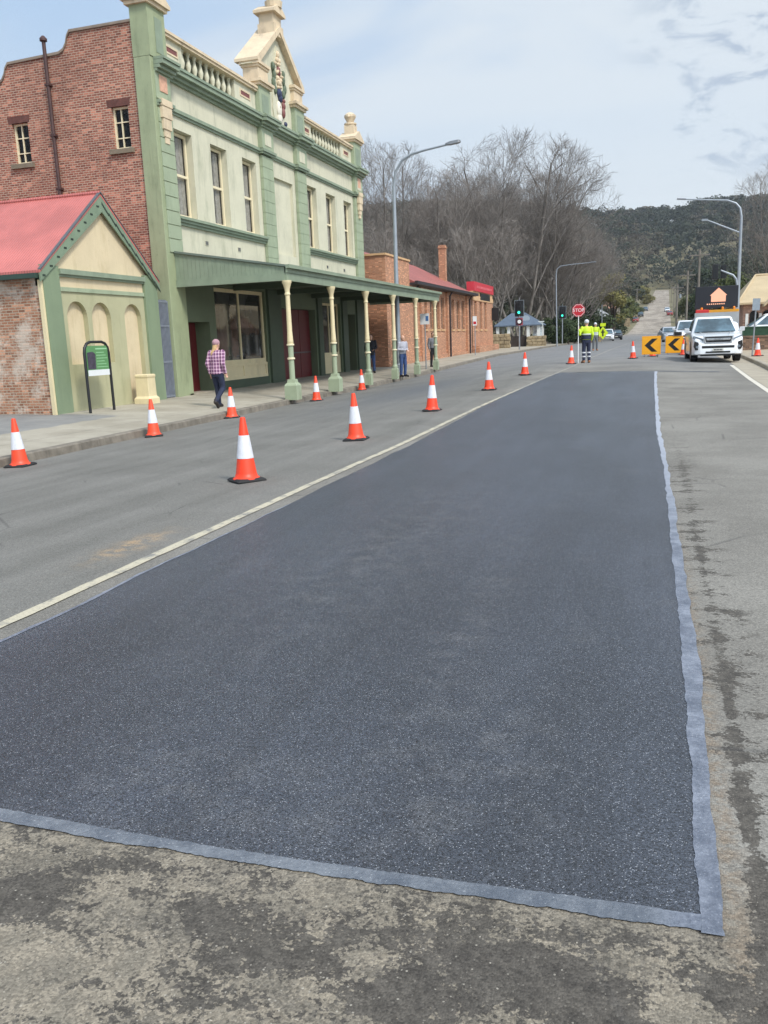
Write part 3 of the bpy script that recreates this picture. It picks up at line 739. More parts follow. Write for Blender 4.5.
# parapet piers either side of the pediment, and end piers
for i, (a, b) in enumerate(PV):
    p = MB(); top = 10.72 if i in (1,2) else 11.02 if i == 0 else 10.85
    if i: p.box(XW-.4, XF+.02, a, b, 9.68, top)
    else: p.box(-14.14, XF+.02, YB0-.07, b, 9.68, top)
    pr = p.build('parapet_pier', g_pil if i else g_dark, hall)
    q = MB(); q.box(XF+.018, XF+.032, a+.18, b-.18, 9.85, top-.25); q.build('panel', g_trim, pr)
    q = MB(); x0, x1, y0, y1 = (XW-.5, XF+.1, a-.08, b+.08) if i else (-14.24, XF+.1, YB0-.16, b+.08)
    q.box(x0, x1, y0, y1, top, top+.1); q.box(x0-.07, x1+.07, y0-.07, y1+.07, top+.1, top+.2)
    cap = q.build('pier_cap', stone, pr)
    if i in (0, 3):
        q = MB(); cy, cx = (y0+y1)/2, (x0+x1)/2
        # little gables on each face of the cap, then a pedestal and urn
        hz = top+.2
        q.prism([(y0-.08, hz), (y1+.08, hz), (cy, hz+.34)], 'x', x0-.05, x1+.06)
        q.box(cx-.24, cx+.24, cy-.24, cy+.24, hz+.1, hz+.62)
        q.lathe([(.24,.62),(.3,.66),(.3,.72),(.16,.76),(.2,.85),(.28,1.0),(.28,1.08),(.2,1.15),(.12,1.2)], (cx, cy, hz), 14) if i == 3 else q.box(cx-.3, cx+.3, cy-.3, cy+.3, hz+.62, hz+.74)
        if i == 3: q.tube([(cx+.02, cy-.16, hz+.86+.1), (cx+.02, cy-.3, hz+.98), (cx+.02, cy-.2, hz+1.1)], .05, 8); q.tube([(cx+.02, cy+.16, hz+.96), (cx+.02, cy+.3, hz+.98), (cx+.02, cy+.2, hz+1.1)], .05, 8)
        q.build('urn', stone, pr)
# pediment
YC = 31.93
ped = MB(); ped.prism([(30.5,9.66),(33.35,9.66),(33.35,11.3),(34.1,11.45),(YC,13.0),(29.75,11.45),(30.5,11.3)], 'x', XW-.45, XW+.0)
ped = ped.build('pediment', cream_w, hall)
for a, b in ((29.85,30.78),(33.1,34.05)):
    q = MB(); q.box(XW-.45, XF+.0, a+.05, b-.05, 10.92, 11.36); q.box(XW-.5, XF+.04, a-.0, b+.0, 11.36, 11.44); q.box(XW-.55, XF+.09, a-.04, b+.04, 11.44, 11.54)
    q.build('impost', stone, ped)
q = MB()
for sgn in (-1, 1):
    e = YC+sgn*2.16
    q.prism([(e, 11.54), (e, 11.64), (YC, 13.28), (YC, 13.06) , (e-sgn*.25, 11.54)], 'x', XW-.7, XF+.08)
q.build('raking_coping', stone, ped)
q = MB()
q.box(XW-.5, XF+.04, YC-.4, YC+.4, 12.9, 13.3); q.box(XW-.45, XF-.02, YC-.36, YC+.36, 13.3, 13.66)
q.prism([(YC-.52,13.66),(YC+.52,13.66),(YC+.52,13.76),(YC,14.04),(YC-.52,13.76)], 'x', XW-.6, XF+.12)
q.lathe([(.3,13.9),(.34,14.1),(.2,14.2),(.2,14.3),(.36,14.5),(.42,14.75),(.36,14.8),(.2,14.95),(.1,15.2)], (-13.72, YC, 0), 14)
q.build('crowning_urn', stone, ped)
# painted relief arms: shield, helm, mantling, motto scroll
q = MB(); q.prism([(YC-.5,9.75),(YC+.5,9.75),(YC+.62,10.3),(YC+.55,11.0),(YC+.3,12.0),(YC,12.6),(YC-.3,12.0),(YC-.55,11.0),(YC-.62,10.3)], 'x', XW-.01, XW+.04)
arms = q.build('coat_of_arms', cream_w, ped)
def relief(name, mat, lst):
    m_ = MB()
    for y, z, ry, rz in lst: m_.ell((XW+.06, YC+y, z), (.09, ry, rz), 10, 6)
    return m_.build(name, mat, arms, smooth=True)
rr = random.Random(3)
relief('scroll_tracery', stone, [(0,12.3,.08,.14),(-.1,12.1,.07,.1),(.1,12.1,.07,.1),(0,11.95,.16,.08),(0,11.3,.2,.12),(-.12,11.45,.08,.1),(.14,11.42,.08,.1)]+[(rr.uniform(-.28,.28), rr.uniform(11.1,12.1), .05,.06) for _ in range(14)])
relief('lozenge', plum, [(0,11.72,.11,.2)])
mant_m = M('grey_green_relief', (92,104,84), .7, var=.3, vs=9)
relief('mantling', mant_m, [(-.42,11.5,.07,.2),(-.5,11.2,.08,.2),(-.48,11.78,.08,.16),(-.4,10.98,.08,.17)])
relief('mantling', mant_m, [(.42,11.5,.07,.2),(.5,11.2,.1,.2),(.36,10.98,.1,.16),(.44,11.72,.07,.14)])
relief('helm', sky_blue_d, [(-.02,10.92,.2,.2),(.03,10.78,.17,.18)])
relief('shield', M('white_relief', (214,206,190), .6, var=.08), [(-.12,10.35,.2,.3),(-.1,10.0,.2,.22)])
relief('supporter', plum, [(.3,10.55,.12,.15),(.26,10.3,.1,.2),(-.16,10.4,.05,.14),(.34,10.74,.08,.08)])
relief('charge', sky_blue_d, [(-.06,9.98,.09,.11),(.4,9.92,.08,.1)])

# ------ ground floor
fr = MB(); fr.box(XF-.62, XF-.57, 23.36, 24.98, .1, 2.35); dr = fr.build('door', red_d, hall)
q = MB(); q.box(XF-.57, XF-.53, 24.0, 24.07, .12, 2.35); q.build('door_frame', cream_p, dr)
q = MB(); q.ell((XF-.54, 23.9, 1.1), .04, 8, 6); q.build('handle', lead, dr)
q = MB(); q.box(XF-.6, XF+.0, 23.35, 25.0, .02, .16); q.build('doorstep', m_gut, hall)
sw = frame_window(hall, 'x', XF-.13, 25.47, 29.28, .95, 3.48, cream_p, shop_gl, mull=(27.35,), fw=.12, th=.1, name='shop_window', rails=())
q = MB(); q.box(XF-.25, XF-.1, 25.5, 29.25, .42, .95); q.box(XF-.1, XF-.06, 25.5, 29.25, .86, .94); q.box(XF-.1, XF-.06, 25.5, 29.25, .42, .52)
for y in (25.5, 27.3, 29.13): q.box(XF-.1, XF-.065, y, y+.12, .52, .86)
q.build('stallboard', cream_p, sw)
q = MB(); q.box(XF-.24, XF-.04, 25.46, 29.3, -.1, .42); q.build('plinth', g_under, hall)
q = MB()
for k, y in enumerate((30.78, 31.95, 33.12)): q.box(XF-.38, XF-.33, y+.01, y+1.14, .15, 2.93)
en = q.build('entrance_doors', red_d, hall)
q = MB(); q.box(XF-.33, XF-.28, 31.9, 34.2, 1.18, 1.23); q.build('push_bar', lead, en)
frame_window(hall, 'x', XF-.16, 35.08, 37.37, 1.0, 3.28, cream_p, shop_gl, mull=(36.2,), fw=.1, th=.09, name='shop_window')
q = MB(); q.box(XF-.28, XF-.12, 35.1, 37.35, .2, 1.0); q.build('stallboard', cream_p, hall)
q = MB(); q.box(XF-.5, XF-.46, 38.36, 39.49, .1, 2.84); q.build('door', red_d, hall)
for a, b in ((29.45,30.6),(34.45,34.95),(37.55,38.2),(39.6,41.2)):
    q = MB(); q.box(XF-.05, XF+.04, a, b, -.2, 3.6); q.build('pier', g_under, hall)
# verandah
XV, Y0V, Y1V = -10.0, 23.08, 41.8
vr = MB(); vr.prism([(XF-.04,4.36),(XV,3.74),(XV,3.80),(XF-.04,4.42)], 'y', Y0V-.05, Y1V+.1)
ver = vr.build('verandah_roof', mat_iron('verandah_iron', (112,124,112), True, .076), hall)
q = MB(); q.box(XV-.06, XV, Y0V, Y1V, 3.36, 3.58); q.box(XV-.02, XV+.03, Y0V-.03, Y1V+.03, 3.58, 3.7); q.box(XV+.0, XV+.13, Y0V-.06, Y1V+.12, 3.70, 3.80)
q.build('fascia', g_trim, ver)
for (ya, yb) in ((Y0V, Y0V+.06), (Y1V-.06, Y1V)):
    q = MB(); n = 26
    for k in range(n):
        a = XF+.0+(XV-.07-XF)*k/n; b = XF+(XV-.07-XF)*(k+1)/n
        za_ = 4.35-(a-XF)/(XV-XF)*.62; zb_ = 4.35-(b-XF)/(XV-XF)*.62
        q.prism([(a+.003, 3.56), (b-.002, 3.56), (b-.002, zb_), (a+.003, za_)], 'y', ya+.01, yb)
    en_ = q.build('boarded_end', g_trim, ver)
    q = MB(); q.box(XF, XV-.06, ya-.03, yb+.03, 3.36, 3.56); q.build('end_beam', g_trim, en_)
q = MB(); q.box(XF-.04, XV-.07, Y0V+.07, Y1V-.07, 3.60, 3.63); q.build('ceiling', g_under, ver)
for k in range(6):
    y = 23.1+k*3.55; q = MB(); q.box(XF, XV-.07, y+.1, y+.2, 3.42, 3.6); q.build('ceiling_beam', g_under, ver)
def post(y, big):
    zb = lerp_tab(ZL, y)+.15-.02
    p = MB(); h = 3.36-zb
    p.lathe([(.07,1.62),(.095,1.66),(.09,1.72),(.075,2.0),(.066,h-.42),(.085,h-.40),(.085,h-.36),(.07,h-.34),(.075,h-.25),(.12,h-.1),(.14,h-.06),(.14,h)], (XV-.03, y, zb), 14)
    po = p.build('post', cream_p, ver, smooth=True)
    p = MB(); p.lathe([(.11,.45),(.12,.52),(.085,.6),(.082,1.1),(.08,1.6)], (XV-.03, y, zb), 14); p.lathe([(.125,.0),(.125,.4),(.1,.46)], (XV-.03, y, zb), 4, sq=True) if not big else p.lathe([(.19,.0),(.19,.42),(.155,.48),(.125,.5),(.11,.6)], (XV-.03, y, zb), 4, sq=True)
    p.build('base', g_pil, po, smooth=False)
    for z in (1.2, 1.6):
        p = MB(); p.lathe([(.09,z-.03),(.115,z-.02),(.115,z+.02),(.09,z+.03)], (XV-.03, y, zb), 14); p.build('collar', sash, po, smooth=True)
for k, y in enumerate((23.12, 26.72, 30.3, 33.8, 37.35, 40.95)): post(y, k < 2)

# ------------------------------------------------------------------ cottage with gable
cot = thing('gabled_cottage', (XF, 17.0, 0), 'small gabled cottage with red iron roof, green bargeboards and arched niches', 'cottage')
YA = 19.5
mb = MB(); mb.quad((-13.6,17.0,-.3),(-30,17.0,-.3),(-30,17.0,3.44),(-13.6,17.0,3.44)); mb.box(-30,-13.62,21.7,21.88,-.3,3.3); mb.box(-30,-29.8,17.01,21.69,-.3,3.3)
mb.build('side_wall', bk_cot, cot)
# front wall with three round-headed niches
niches = [(17.82,18.62,1.26),(18.8,19.6,1.26),(20.22,21.02,.16)]
ZS = 2.4
mb = MB(); ops = [(a, b, c, ZS+.4+.05, .13) for a, b, c in niches]
us = [17.005,17.62]; 
def P(u, z, d=0): return (XF-d, u, z)
xs = sorted([17.005, 21.87]+[v for a, b, c in niches for v in (a, b)])
zt = 3.12
edges = [17.005]
for a, b, c in niches: edges += [a, b]
edges.append(21.87)
for k in range(0, len(edges), 2): mb.quad(P(edges[k],-.3), P(edges[k+1],-.3), P(edges[k+1],zt), P(edges[k],zt))
for a, b, c in niches:
    mb.quad(P(a,-.3), P(b,-.3), P(b,c), P(a,c))
    cy, r = (a+b)/2, (b-a)/2; n = 14
    arc = [(cy-r*math.cos(math.pi*k/n), ZS+r*math.sin(math.pi*k/n)) for k in range(n+1)]
    for (u0, w0), (u1, w1) in zip(arc, arc[1:]):
        mb.quad(P(u0,w0), P(u1,w1), P(u1,zt), P(u0,zt)); mb.quad(P(u0,w0), P(u0,w0,.13), P(u1,w1,.13), P(u1,w1))
    mb.quad(P(a,c), P(a,c,.13), P(a,ZS,.13), P(a,ZS)); mb.quad(P(b,c), P(b,ZS), P(b,ZS,.13), P(b,c,.13)); mb.quad(P(a,c), P(b,c), P(b,c,.13), P(a,c,.13))
mb.build('front_wall', cot_s, cot)
for a, b, c in niches:
    cy, r = (a+b)/2, (b-a)/2
    q = MB(); q.prism([(a-.01,c-.01),(b+.01,c-.01)]+[(cy+(r+.01)*math.cos(math.pi*k/14), ZS+(r+.01)*math.sin(math.pi*k/14)) for k in range(15)], 'x', XF-.2, XF-.13)
    q.build('arched_niche', cot_c, cot)
mb = MB(); mb.prism([(17.0,3.12),(21.87,3.12),(21.87,3.36),(YA,5.4),(17.0,3.36)], 'x', XF-.15, XF-.004); mb.build('tympanum', cot_c, cot)
for a, b in ((17.004,17.6),(21.22,21.86)):
    q = MB(); q.box(XF-.02, XF+.07, a, b, -.2, 3.6 if a < 18 else 3.6); q.build('pilaster', g_trim if 0 else M('cottage_green', (122,136,108), .65, var=.08, vs=1, dirt=(92,110,90), dirt_amt=.4, bump=.1, bs=14), cot)
q = MB(); q.box(XF-.02, XF+.04, 17.6, 21.22, 3.02, 3.12); q.build('string_course', g_pil, cot)
q = MB(); q.box(XF-.02, XF+.06, 17.6, 21.22, 3.36, 3.42); q.box(XF-.02, XF+.12, 17.6, 21.22, 3.42, 3.54); q.build('cornice', g_trim, cot)
q = MB(); q.box(XF-.04, XF+.05, 16.93, 17.003, .0, 3.25); q.build('corner_strip', cream_p, cot)
q = MB(); q.box(XF-.02, XF+.05, 17.0, 21.9, .02, .2); 
# roof with overhang, gutter and bargeboards
for sgn, ye in ((-1, 16.86), (1, 21.93)):
    q = MB(); q.prism([(ye, 3.40), (YA, 5.46), (YA, 5.52), (ye, 3.46)], 'x', -30, XF+.12)
    q.build('roof', iron_red, cot)
    dy, dz = YA-ye, 2.06; L = math.hypot(dy, dz); ux, uz = dy/L, dz/L; nx, nz = uz*sgn*-1, -abs(ux)
    bb = MB(); w_ = .31
    bb.prism([(ye, 3.39), (YA, 5.45), (YA, 5.45-w_*1.25), (ye, 3.39-w_*.62)], 'x', XF+.085, XF+.122)
    bd = bb.build('bargeboard', M('bargeboard_green', (118,134,110), .55, var=.1, vs=2, dirt=(84,104,86), dirt_amt=.4), cot)
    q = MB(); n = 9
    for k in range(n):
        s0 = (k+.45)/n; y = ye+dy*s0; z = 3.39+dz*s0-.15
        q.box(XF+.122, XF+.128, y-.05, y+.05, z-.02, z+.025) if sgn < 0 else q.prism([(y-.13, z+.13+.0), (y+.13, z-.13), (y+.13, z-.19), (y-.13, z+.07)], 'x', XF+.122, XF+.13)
    q.build('fretwork_shade', M('fret_shadow', (40,52,42), .8, var=.1), bd)  # dark slips on the board stand for shade in the cut-outs
    q = MB(); q.prism([(ye-.01*sgn, 3.46), (YA, 5.53), (YA, 5.56), (ye-.01*sgn, 3.49)], 'x', XF+.06, XF+.14); q.build('roof_edge', lead, bd)
q = MB(); q.box(-30, XF+.06, 16.74, 16.87, 3.28, 3.39); q.build('gutter', M('green_gutter', (48,66,56), .5, var=.1), cot)
q = MB(); q.tube([(-30, YA, 5.53), (XF+.12, YA, 5.53)], .05, 8); q.build('ridge_cap', iron_red, cot)
q = MB(); q.box(-29.5, XF-.2, 17.05, 21.7, 3.05, 3.1); q.build('ceiling', dark_m, cot)

# ------------------------------------------------------------------ gate, plinth and information board beside the cottage
gt = thing('metal_gate', (XF-.12, 21.95, .1), 'grey barred metal gate closing the gap between cottage and hall', 'gate')
q = MB(); gm = M('gate_galvanised', (146,152,164), .45, metal=.5, var=.12, vs=5)
q.box(XF-.14, XF-.1, 21.93, 21.97, .1, 2.95); q.box(XF-.14, XF-.1, 22.6, 22.64, .1, 2.95)
for z in (.14, 1.15, 2.2, 2.9): q.box(XF-.138, XF-.102, 21.97, 22.6, z, z+.05)
q.build('frame', gm, gt)
q = MB()
for k in range(9): y = 22.0+k*.068; q.box(XF-.13, XF-.11, y, y+.03, .12, 2.98)
q.build('bars', gm, gt)
q = MB(); q.box(XF-.24, XF-.2, 21.95, 22.62, .1, 2.85); q.build('sheet', M('gate_mesh', (104,110,120), .6, var=.2, vs=9), gt)
pl = thing('stone_pedestal', (-13.3, 20.75, .1), 'squat cream painted pedestal standing at the right niche of the cottage', 'pedestal')
q = MB(); q.lathe([(.25,-.05),(.25,.12),(.2,.18),(.19,.68),(.205,.7),(.205,.76),(.18,.78)], (-13.25, 20.4, .12), 4, sq=True); q.build('shaft', cream_p, pl, bevel=.015)
ib = thing('information_board', (-12.95, 18.2, .1), 'black hooped stand with green information panel before the cottage', 'sign')
hx = -12.95; ya, yb = 17.45, 18.42
q = MB(); q.tube([(hx,ya,.0),(hx,ya,1.52),(hx,ya+.03,1.65),(hx,ya+.12,1.75),(hx,ya+.25,1.79),(hx,yb-.25,1.79),(hx,yb-.12,1.75),(hx,yb-.03,1.65),(hx,yb,1.52),(hx,yb,.0)], .035, 10); q.build('hoop', blackm, ib, smooth=True)
q = MB(); q.box(hx-.015, hx+.015, ya+.06, yb-.06, .98, 1.7); pn = q.build('panel', M('panel_green', (88,134,84), .5, var=.14, vs=3), ib)
q = MB(); q.box(hx+.015, hx+.02, ya+.06, yb-.06, .98, 1.12); q.build('footer_strip', M('panel_white', (214,216,214), .5, var=.03), pn)
q = MB(); q.prism([(ya+.08,1.14),(ya+.38,1.14),(ya+.4,1.5),(ya+.3,1.56),(ya+.08,1.54)], 'x', hx+.015, hx+.021); q.build('photo_print', M('panel_photo', (66,60,72), .5, var=.35, vs=14), pn)
q = MB()
for k in range(6): q.box(hx+.015, hx+.019, ya+.44, yb-.1-.06*(k % 3), 1.18+k*.07, 1.195+k*.07)
q.box(hx+.015, hx+.019, ya+.42, yb-.1, 1.61, 1.64)
q.build('text_lines', M('panel_pale', (150,196,150), .5, var=.05), pn)

# ------------------------------------------------------------------ the long brick building beyond
XL_ = -13.0
lib = thing('brick_library', (XL_, 42.7, 0), 'long orange brick building with red tiled roof and tall narrow windows', 'building')
lw = [(51.0,51.9),(52.7,53.6),(54.3,55.2),(55.7,56.6),(58.8,59.7),(60.5,61.5),(62.2,63.2)]
lw2 = [(66.0,67.0),(68.2,69.2),(70.2,71.2)]
mb = MB(); wall_open(mb, 'x', XL_-.2, 47.3, 65.2, -.3, 4.75, [(a,b,2.15,4.2,.2) for a,b in lw], .2)
wall_open(mb, 'x', XL_, 65.2, 74.2, -.3, 4.7, [(a,b,2.2,4.3,.2) for a,b in lw2], .2)
mb.box(-16, XL_, 42.7, 47.3, -.3, 5.85); mb.box(-30, -16.01, 42.72, 47.25, -.3, 5.6)
mb.box(-26, XL_-.45, 47.31, 64.9, -.3, 4.6); mb.box(-26, XL_-.25, 64.95, 74.2, -.3, 4.69)
for a, b in [(47.31,48.0),(50.0,50.7),(57.0,57.9),(63.6,65.19)]: mb.box(XL_-.21, XL_-.05, a, b, -.3, 4.6)
mb.box(XL_-.1, XL_+.02, 42.75, 47.28, -.3, .5); mb.box(XL_-.19, XL_-.1, 48.0, 63.6, -.3, .55)
mb.build('wall', bk_lib, lib)
stc = M('sandstone_band', (196,158,116), .85, var=.12, vs=2)
q = MB(); q.box(XL_-.02, XL_+.05, 42.68, 47.32, 4.25, 4.5); q.box(-16, XL_-.02, 42.66, 42.7, 4.25, 4.5); q.box(-16.1, XL_+.06, 42.62, 47.36, 5.85, 5.95); q.box(XL_-.02, XL_+.05, 65.1, 74.2, 4.35, 4.7)
q.build('stone_band', stc, lib)
for a, b in lw+lw2:
    o = .2 if (a, b) in lw else 0
    fr = frame_window(lib, 'x', XL_-o-.12, a+.02, b-.02, 2.17, 4.18, M('library_sash', (150,120,96), .6, var=.05) , mat_glass('library_glass', (62,50,46)), rail=3.2, mull=((a+b)/2,), fw=.07)
    q = MB(); q.box(XL_-o-.1, XL_-o+.06, a-.06, b+.06, 2.04, 2.15); q.build('sill', stc, fr)
q = MB(); q.prism([(-16.05,6.40),(-17.5,7.15),(-22,4.72),(-22,4.6),(-16.05,4.6)], 'y', 42.9, 47.39); q.prism([(XL_+.35,4.72),(-17.5,7.15),(-22,4.72)], 'y', 47.37, 65.3); q.build('roof', iron_lib, lib)
q = MB(); q.box(XL_+.3, XL_+.48, 47.3, 65.4, 4.62, 4.8); q.box(XL_-.2, XL_+.3, 47.3, 65.35, 4.6, 4.71); q.build('gutter', M('dark_gutter', (44,42,46), .5, var=.1), lib)
for y in (48.5, 57.45, 64.2):
    q = MB(); q.tube([(XL_+.2,y,4.62),(XL_+.02,y,4.35),(XL_+.02,y,.0)], .06, 8); q.build('downpipe', M('dark_pipe', (52,42,42), .5, var=.1), lib)
q = MB(); q.box(-15.2,-14.7,63.7,64.2,5.0,8.15); q.box(-15.25,-14.65,63.65,64.25,8.15,8.25); q.box(-15.2,-14.7,63.7,64.2,8.25,8.38); q.build('chimney', bk_lib, lib)
q = MB(); q.box(XL_-.5, XL_+.1, 65.6, 74.1, 5.05, 5.75); rs_ = q.build('roof_sign', M('sign_red', (188,48,60), .5, var=.1, vs=1), lib)
q = MB(); q.box(XL_+.1, XL_+.112, 66.6, 73.2, 5.3, 5.48); q.build('sign_band', M('sign_pale_red', (206,92,98), .5, var=.25, vs=3), rs_)
q = MB(); q.box(XL_-.4, XL_+.0, 65.6, 74.1, 4.7, 5.05); q.build('parapet', stc, lib)
q = MB(); q.box(XL_+.0, XL_+.06, 68.3, 72.6, 4.45, 4.98); q.build('sign_board', blackm, lib)
q = MB(); q.box(XL_+.02, XL_+.6, 73.6, 73.85, 2.9, 3.95); q.box(XL_+.0, XL_+.1, 73.68, 73.76, 3.2, 3.6); q.build('sign_box', blackm, lib)
q = MB(); q.box(XL_-.1, XL_+.5, 65.3, 74.3, -.3, .9); q.build('low_wall', bk_lib, lib)
# ------------------------------------------------------------------ traffic cones
def mat_cone():
    m, t, b = new_mat('cone_orange'); P = t.coord()
    f = t.ramp(t.noise(P, 7, 8, .7), .45, .72); oi = t.n('ShaderNodeObjectInfo')
    base_ = t.mix(oi.outputs['Random'], lin((238,60,20)), lin((228,76,40)))
    t.l(t.mix(t.math('MULTIPLY', f, .5), base_, lin((172,66,44))), b.inputs['Base Color'])
    b.inputs['Roughness'].default_value = .45; return m
m_cone = mat_cone(); m_band = M('reflective_band', (214,214,218), .4, var=.09, vs=14, dirt=(160,156,152), dirt_amt=.7, bump=.35, bs=11); m_rub = M('rubber_base', (34,33,33), .8, var=.2, vs=8)
def make_cone(label):
    c = thing('traffic_cone', (0,0,0), label, 'traffic cone', 'orange traffic cones marking the road works')
    q = MB(); q.lathe([(.176,0),(.18,.008),(.176,.02),(.15,.04)], n=4, sq=True); q.build('base', m_rub, c, bevel=.008)
    q = MB(); q.lathe([(.168,.021),(.165,.034),(.136,.055),(.122,.10),(.032,.735),(.026,.75),(.014,.752)], n=20); q.build('body', m_cone, c, smooth=True)
    r = lambda z: .122+(z-.10)/(.735-.10)*(.032-.122)
    q = MB(); q.lathe([(r(.27)+.001,.27),(r(.272)+.004,.272),(r(.538)+.004,.538),(r(.54)+.001,.54)], n=20); q.build('band', m_band, c, smooth=True)
    return c
cones = [(-9.42,10.8,'traffic cone at the left frame edge, in the gutter before the limewashed cottage wall'),
 (-9.52,14.78,'traffic cone in the gutter in front of the cream pedestal and cottage front'),
 (-4.51,8.87,'largest traffic cone, nearest the camera beside the centre line'),
 (-9.82,18.76,'traffic cone in the gutter just behind the nearest cone, by the plaid-shirted walker'),
 (-4.49,12.78,'second nearest traffic cone along the centre line, right of the nearest one'),
 (-9.6,23.87,'traffic cone in the gutter between the first two verandah posts, nearer the first'),
 (-9.88,29.0,'traffic cone in the gutter just before the third verandah post'),
 (-4.37,17.39,'third traffic cone along the centre line, in front of the brick library wall'),
 (-4.11,22.76,'fourth traffic cone along the centre line, below the white pole sign of the library'),
 (-4.0,28.96,'fifth traffic cone along the centre line, below the nearer traffic light'),
 (-3.05,35.87,'traffic cone standing directly left of the worker with the stop bat'),
 (-.66,39.46,'traffic cone between the stop bat worker and the left chevron board'),
 (.18,42.3,'traffic cone half hidden behind the right edge of the left chevron board'),
 (1.62,44.6,'traffic cone half hidden between the right chevron board and the white utility'),
 (4.42,39.3,'traffic cone on the right footpath beside the parking sign')]
proto = make_cone(cones[0][2]); rc = random.Random(8)
for i, (x, y, lb) in enumerate(cones):
    c = proto if i == 0 else copy_tree(proto)
    z = road_z(x, y)+.004 if x < 4 else lerp_tab(ZR, y)+.15
    place(c, (x, y, z), rc.uniform(-.5, .5)+.35, lb); c.rotation_euler.x = rc.uniform(-.025,.025); c.rotation_euler.y = rc.uniform(-.02,.02)

# ------------------------------------------------------------------ chevron boards
m_yel = M('board_yellow', (238,166,26), .4, var=.05, vs=4); m_black = M('board_black', (22,22,22), .5, var=.1)
def chevron(loc, rz, label):
    c = thing('chevron_board', loc, label, 'road sign', 'yellow chevron boards', rz); c_ = TH[c.name] = Vector((0,0,0))
    q = MB(); q.box(-.42,.42,-.012,.012,.12,.96); p = q.build('panel', m_yel, c, bevel=.004)
    q = MB(); q.box(-.40,.40,-.0145,-.012,.14,.155); q.box(-.40,.40,-.0145,-.012,.925,.94); q.box(-.40,-.385,-.0145,-.012,.155,.925); q.box(.385,.40,-.0145,-.012,.155,.925); q.build('border', m_yel if 0 else M('board_edge', (228,150,20), .4, var=.1), p)
    q = MB(); q.prism([(-.30,.54),(.02,.84),(.27,.84),(-.05,.54),(.27,.24),(.02,.24)], 'y', -.016, -.0125); q.build('chevron', m_black, p)
    q = MB(); q.tube([(-.3,.014,.12),(-.3,.32,.01)],.016,6); q.tube([(.3,.014,.12),(.3,.32,.01)],.016,6); q.tube([(-.3,-.0,.13),(-.3,-.06,.01)],.016,6); q.tube([(.3,-.0,.13),(.3,-.06,.01)],.016,6); q.build('stand', lead, c)
    return c
c1 = chevron((.11,41.55,.33), .04, 'left yellow board with black left-pointing chevron standing on the road')
c2 = chevron((1.22,45.3,.27), -.05, 'right yellow board with black left-pointing chevron and black lamp box on top')
q = MB(); q.box(-.02,.34,-.05,.06,.965,1.15); q.build('lamp_box', m_black, c2, bevel=.01)

# ------------------------------------------------------------------ vehicles
white_p = M('white_car_paint', (222,224,226), .28, var=.03, vs=1, coat=.6)
tyre = M('tyre_rubber', (28,28,29), .85, var=.15, vs=8); rim_m = M('wheel_rim', (120,122,124), .35, metal=.7, var=.1)
car_gl = mat_glass('car_glass', (54,70,78), .04); trim_b = M('black_trim', (24,24,25), .5, var=.1); chrome = M('chrome_trim', (190,192,194), .18, metal=.9, var=.05)
lamp_gl = M('headlamp_glass', (112,120,128), .12, var=.2, vs=14); red_l = M('tail_lamp', (150,20,22), .25, var=.1); plate_m = M('plate_white', (206,204,190), .5, var=.05); amber = M('amber_lens', (226,130,30), .3, var=.1)
def rrect(hw, y0, y1, z, r=.12, n=4):
    pts = []
    for cx, cy, a0 in ((hw-r, y1-r, 0), (-hw+r, y1-r, 90), (-hw+r, y0+r, 180), (hw-r, y0+r, 270)):
        for k in range(n+1):
            a = R_(a0+90*k/n); pts.append((cx+r*math.cos(a), cy+r*math.sin(a), z))
    return pts
def sec(y, hw, zb, zt, r, n=4):
    pts = []
    r2 = min(r, hw*.9, (zt-zb)*.45)
    for cx, cz, a0, rr in ((hw-r2, zt-r2, 0, r2), (-hw+r2, zt-r2, 90, r2), (-hw+r2*.5, zb+r2*.5, 180, r2*.5), (hw-r2*.5, zb+r2*.5, 270, r2*.5)):
        for k in range(n+1):
            a = R_(a0+90*k/n); pts.append((cx+rr*math.cos(a), y, cz+rr*math.sin(a)))
    return pts
def wheels(root, xs, ys, r, w_):
    for y in ys:
        for x in xs:
            s = 1 if x > 0 else -1
            q = MB(); q.lathe([(r*.6,-w_/2),(r*.93,-w_/2),(r,-w_/2+.03),(r,w_/2-.03),(r*.93,w_/2),(r*.6,w_/2)], (x,y,r), 20, 'x'); wh = q.build('wheel', tyre, root, smooth=True)
            q = MB(); q.lathe([(r*.62,0),(r*.62,.02*s),(r*.5,.012*s),(r*.16,.03*s),(r*.1,.035*s)], (x+s*(w_/2-.015),y,r), 14, 'x'); q.build('rim', rim_m, wh, smooth=True)
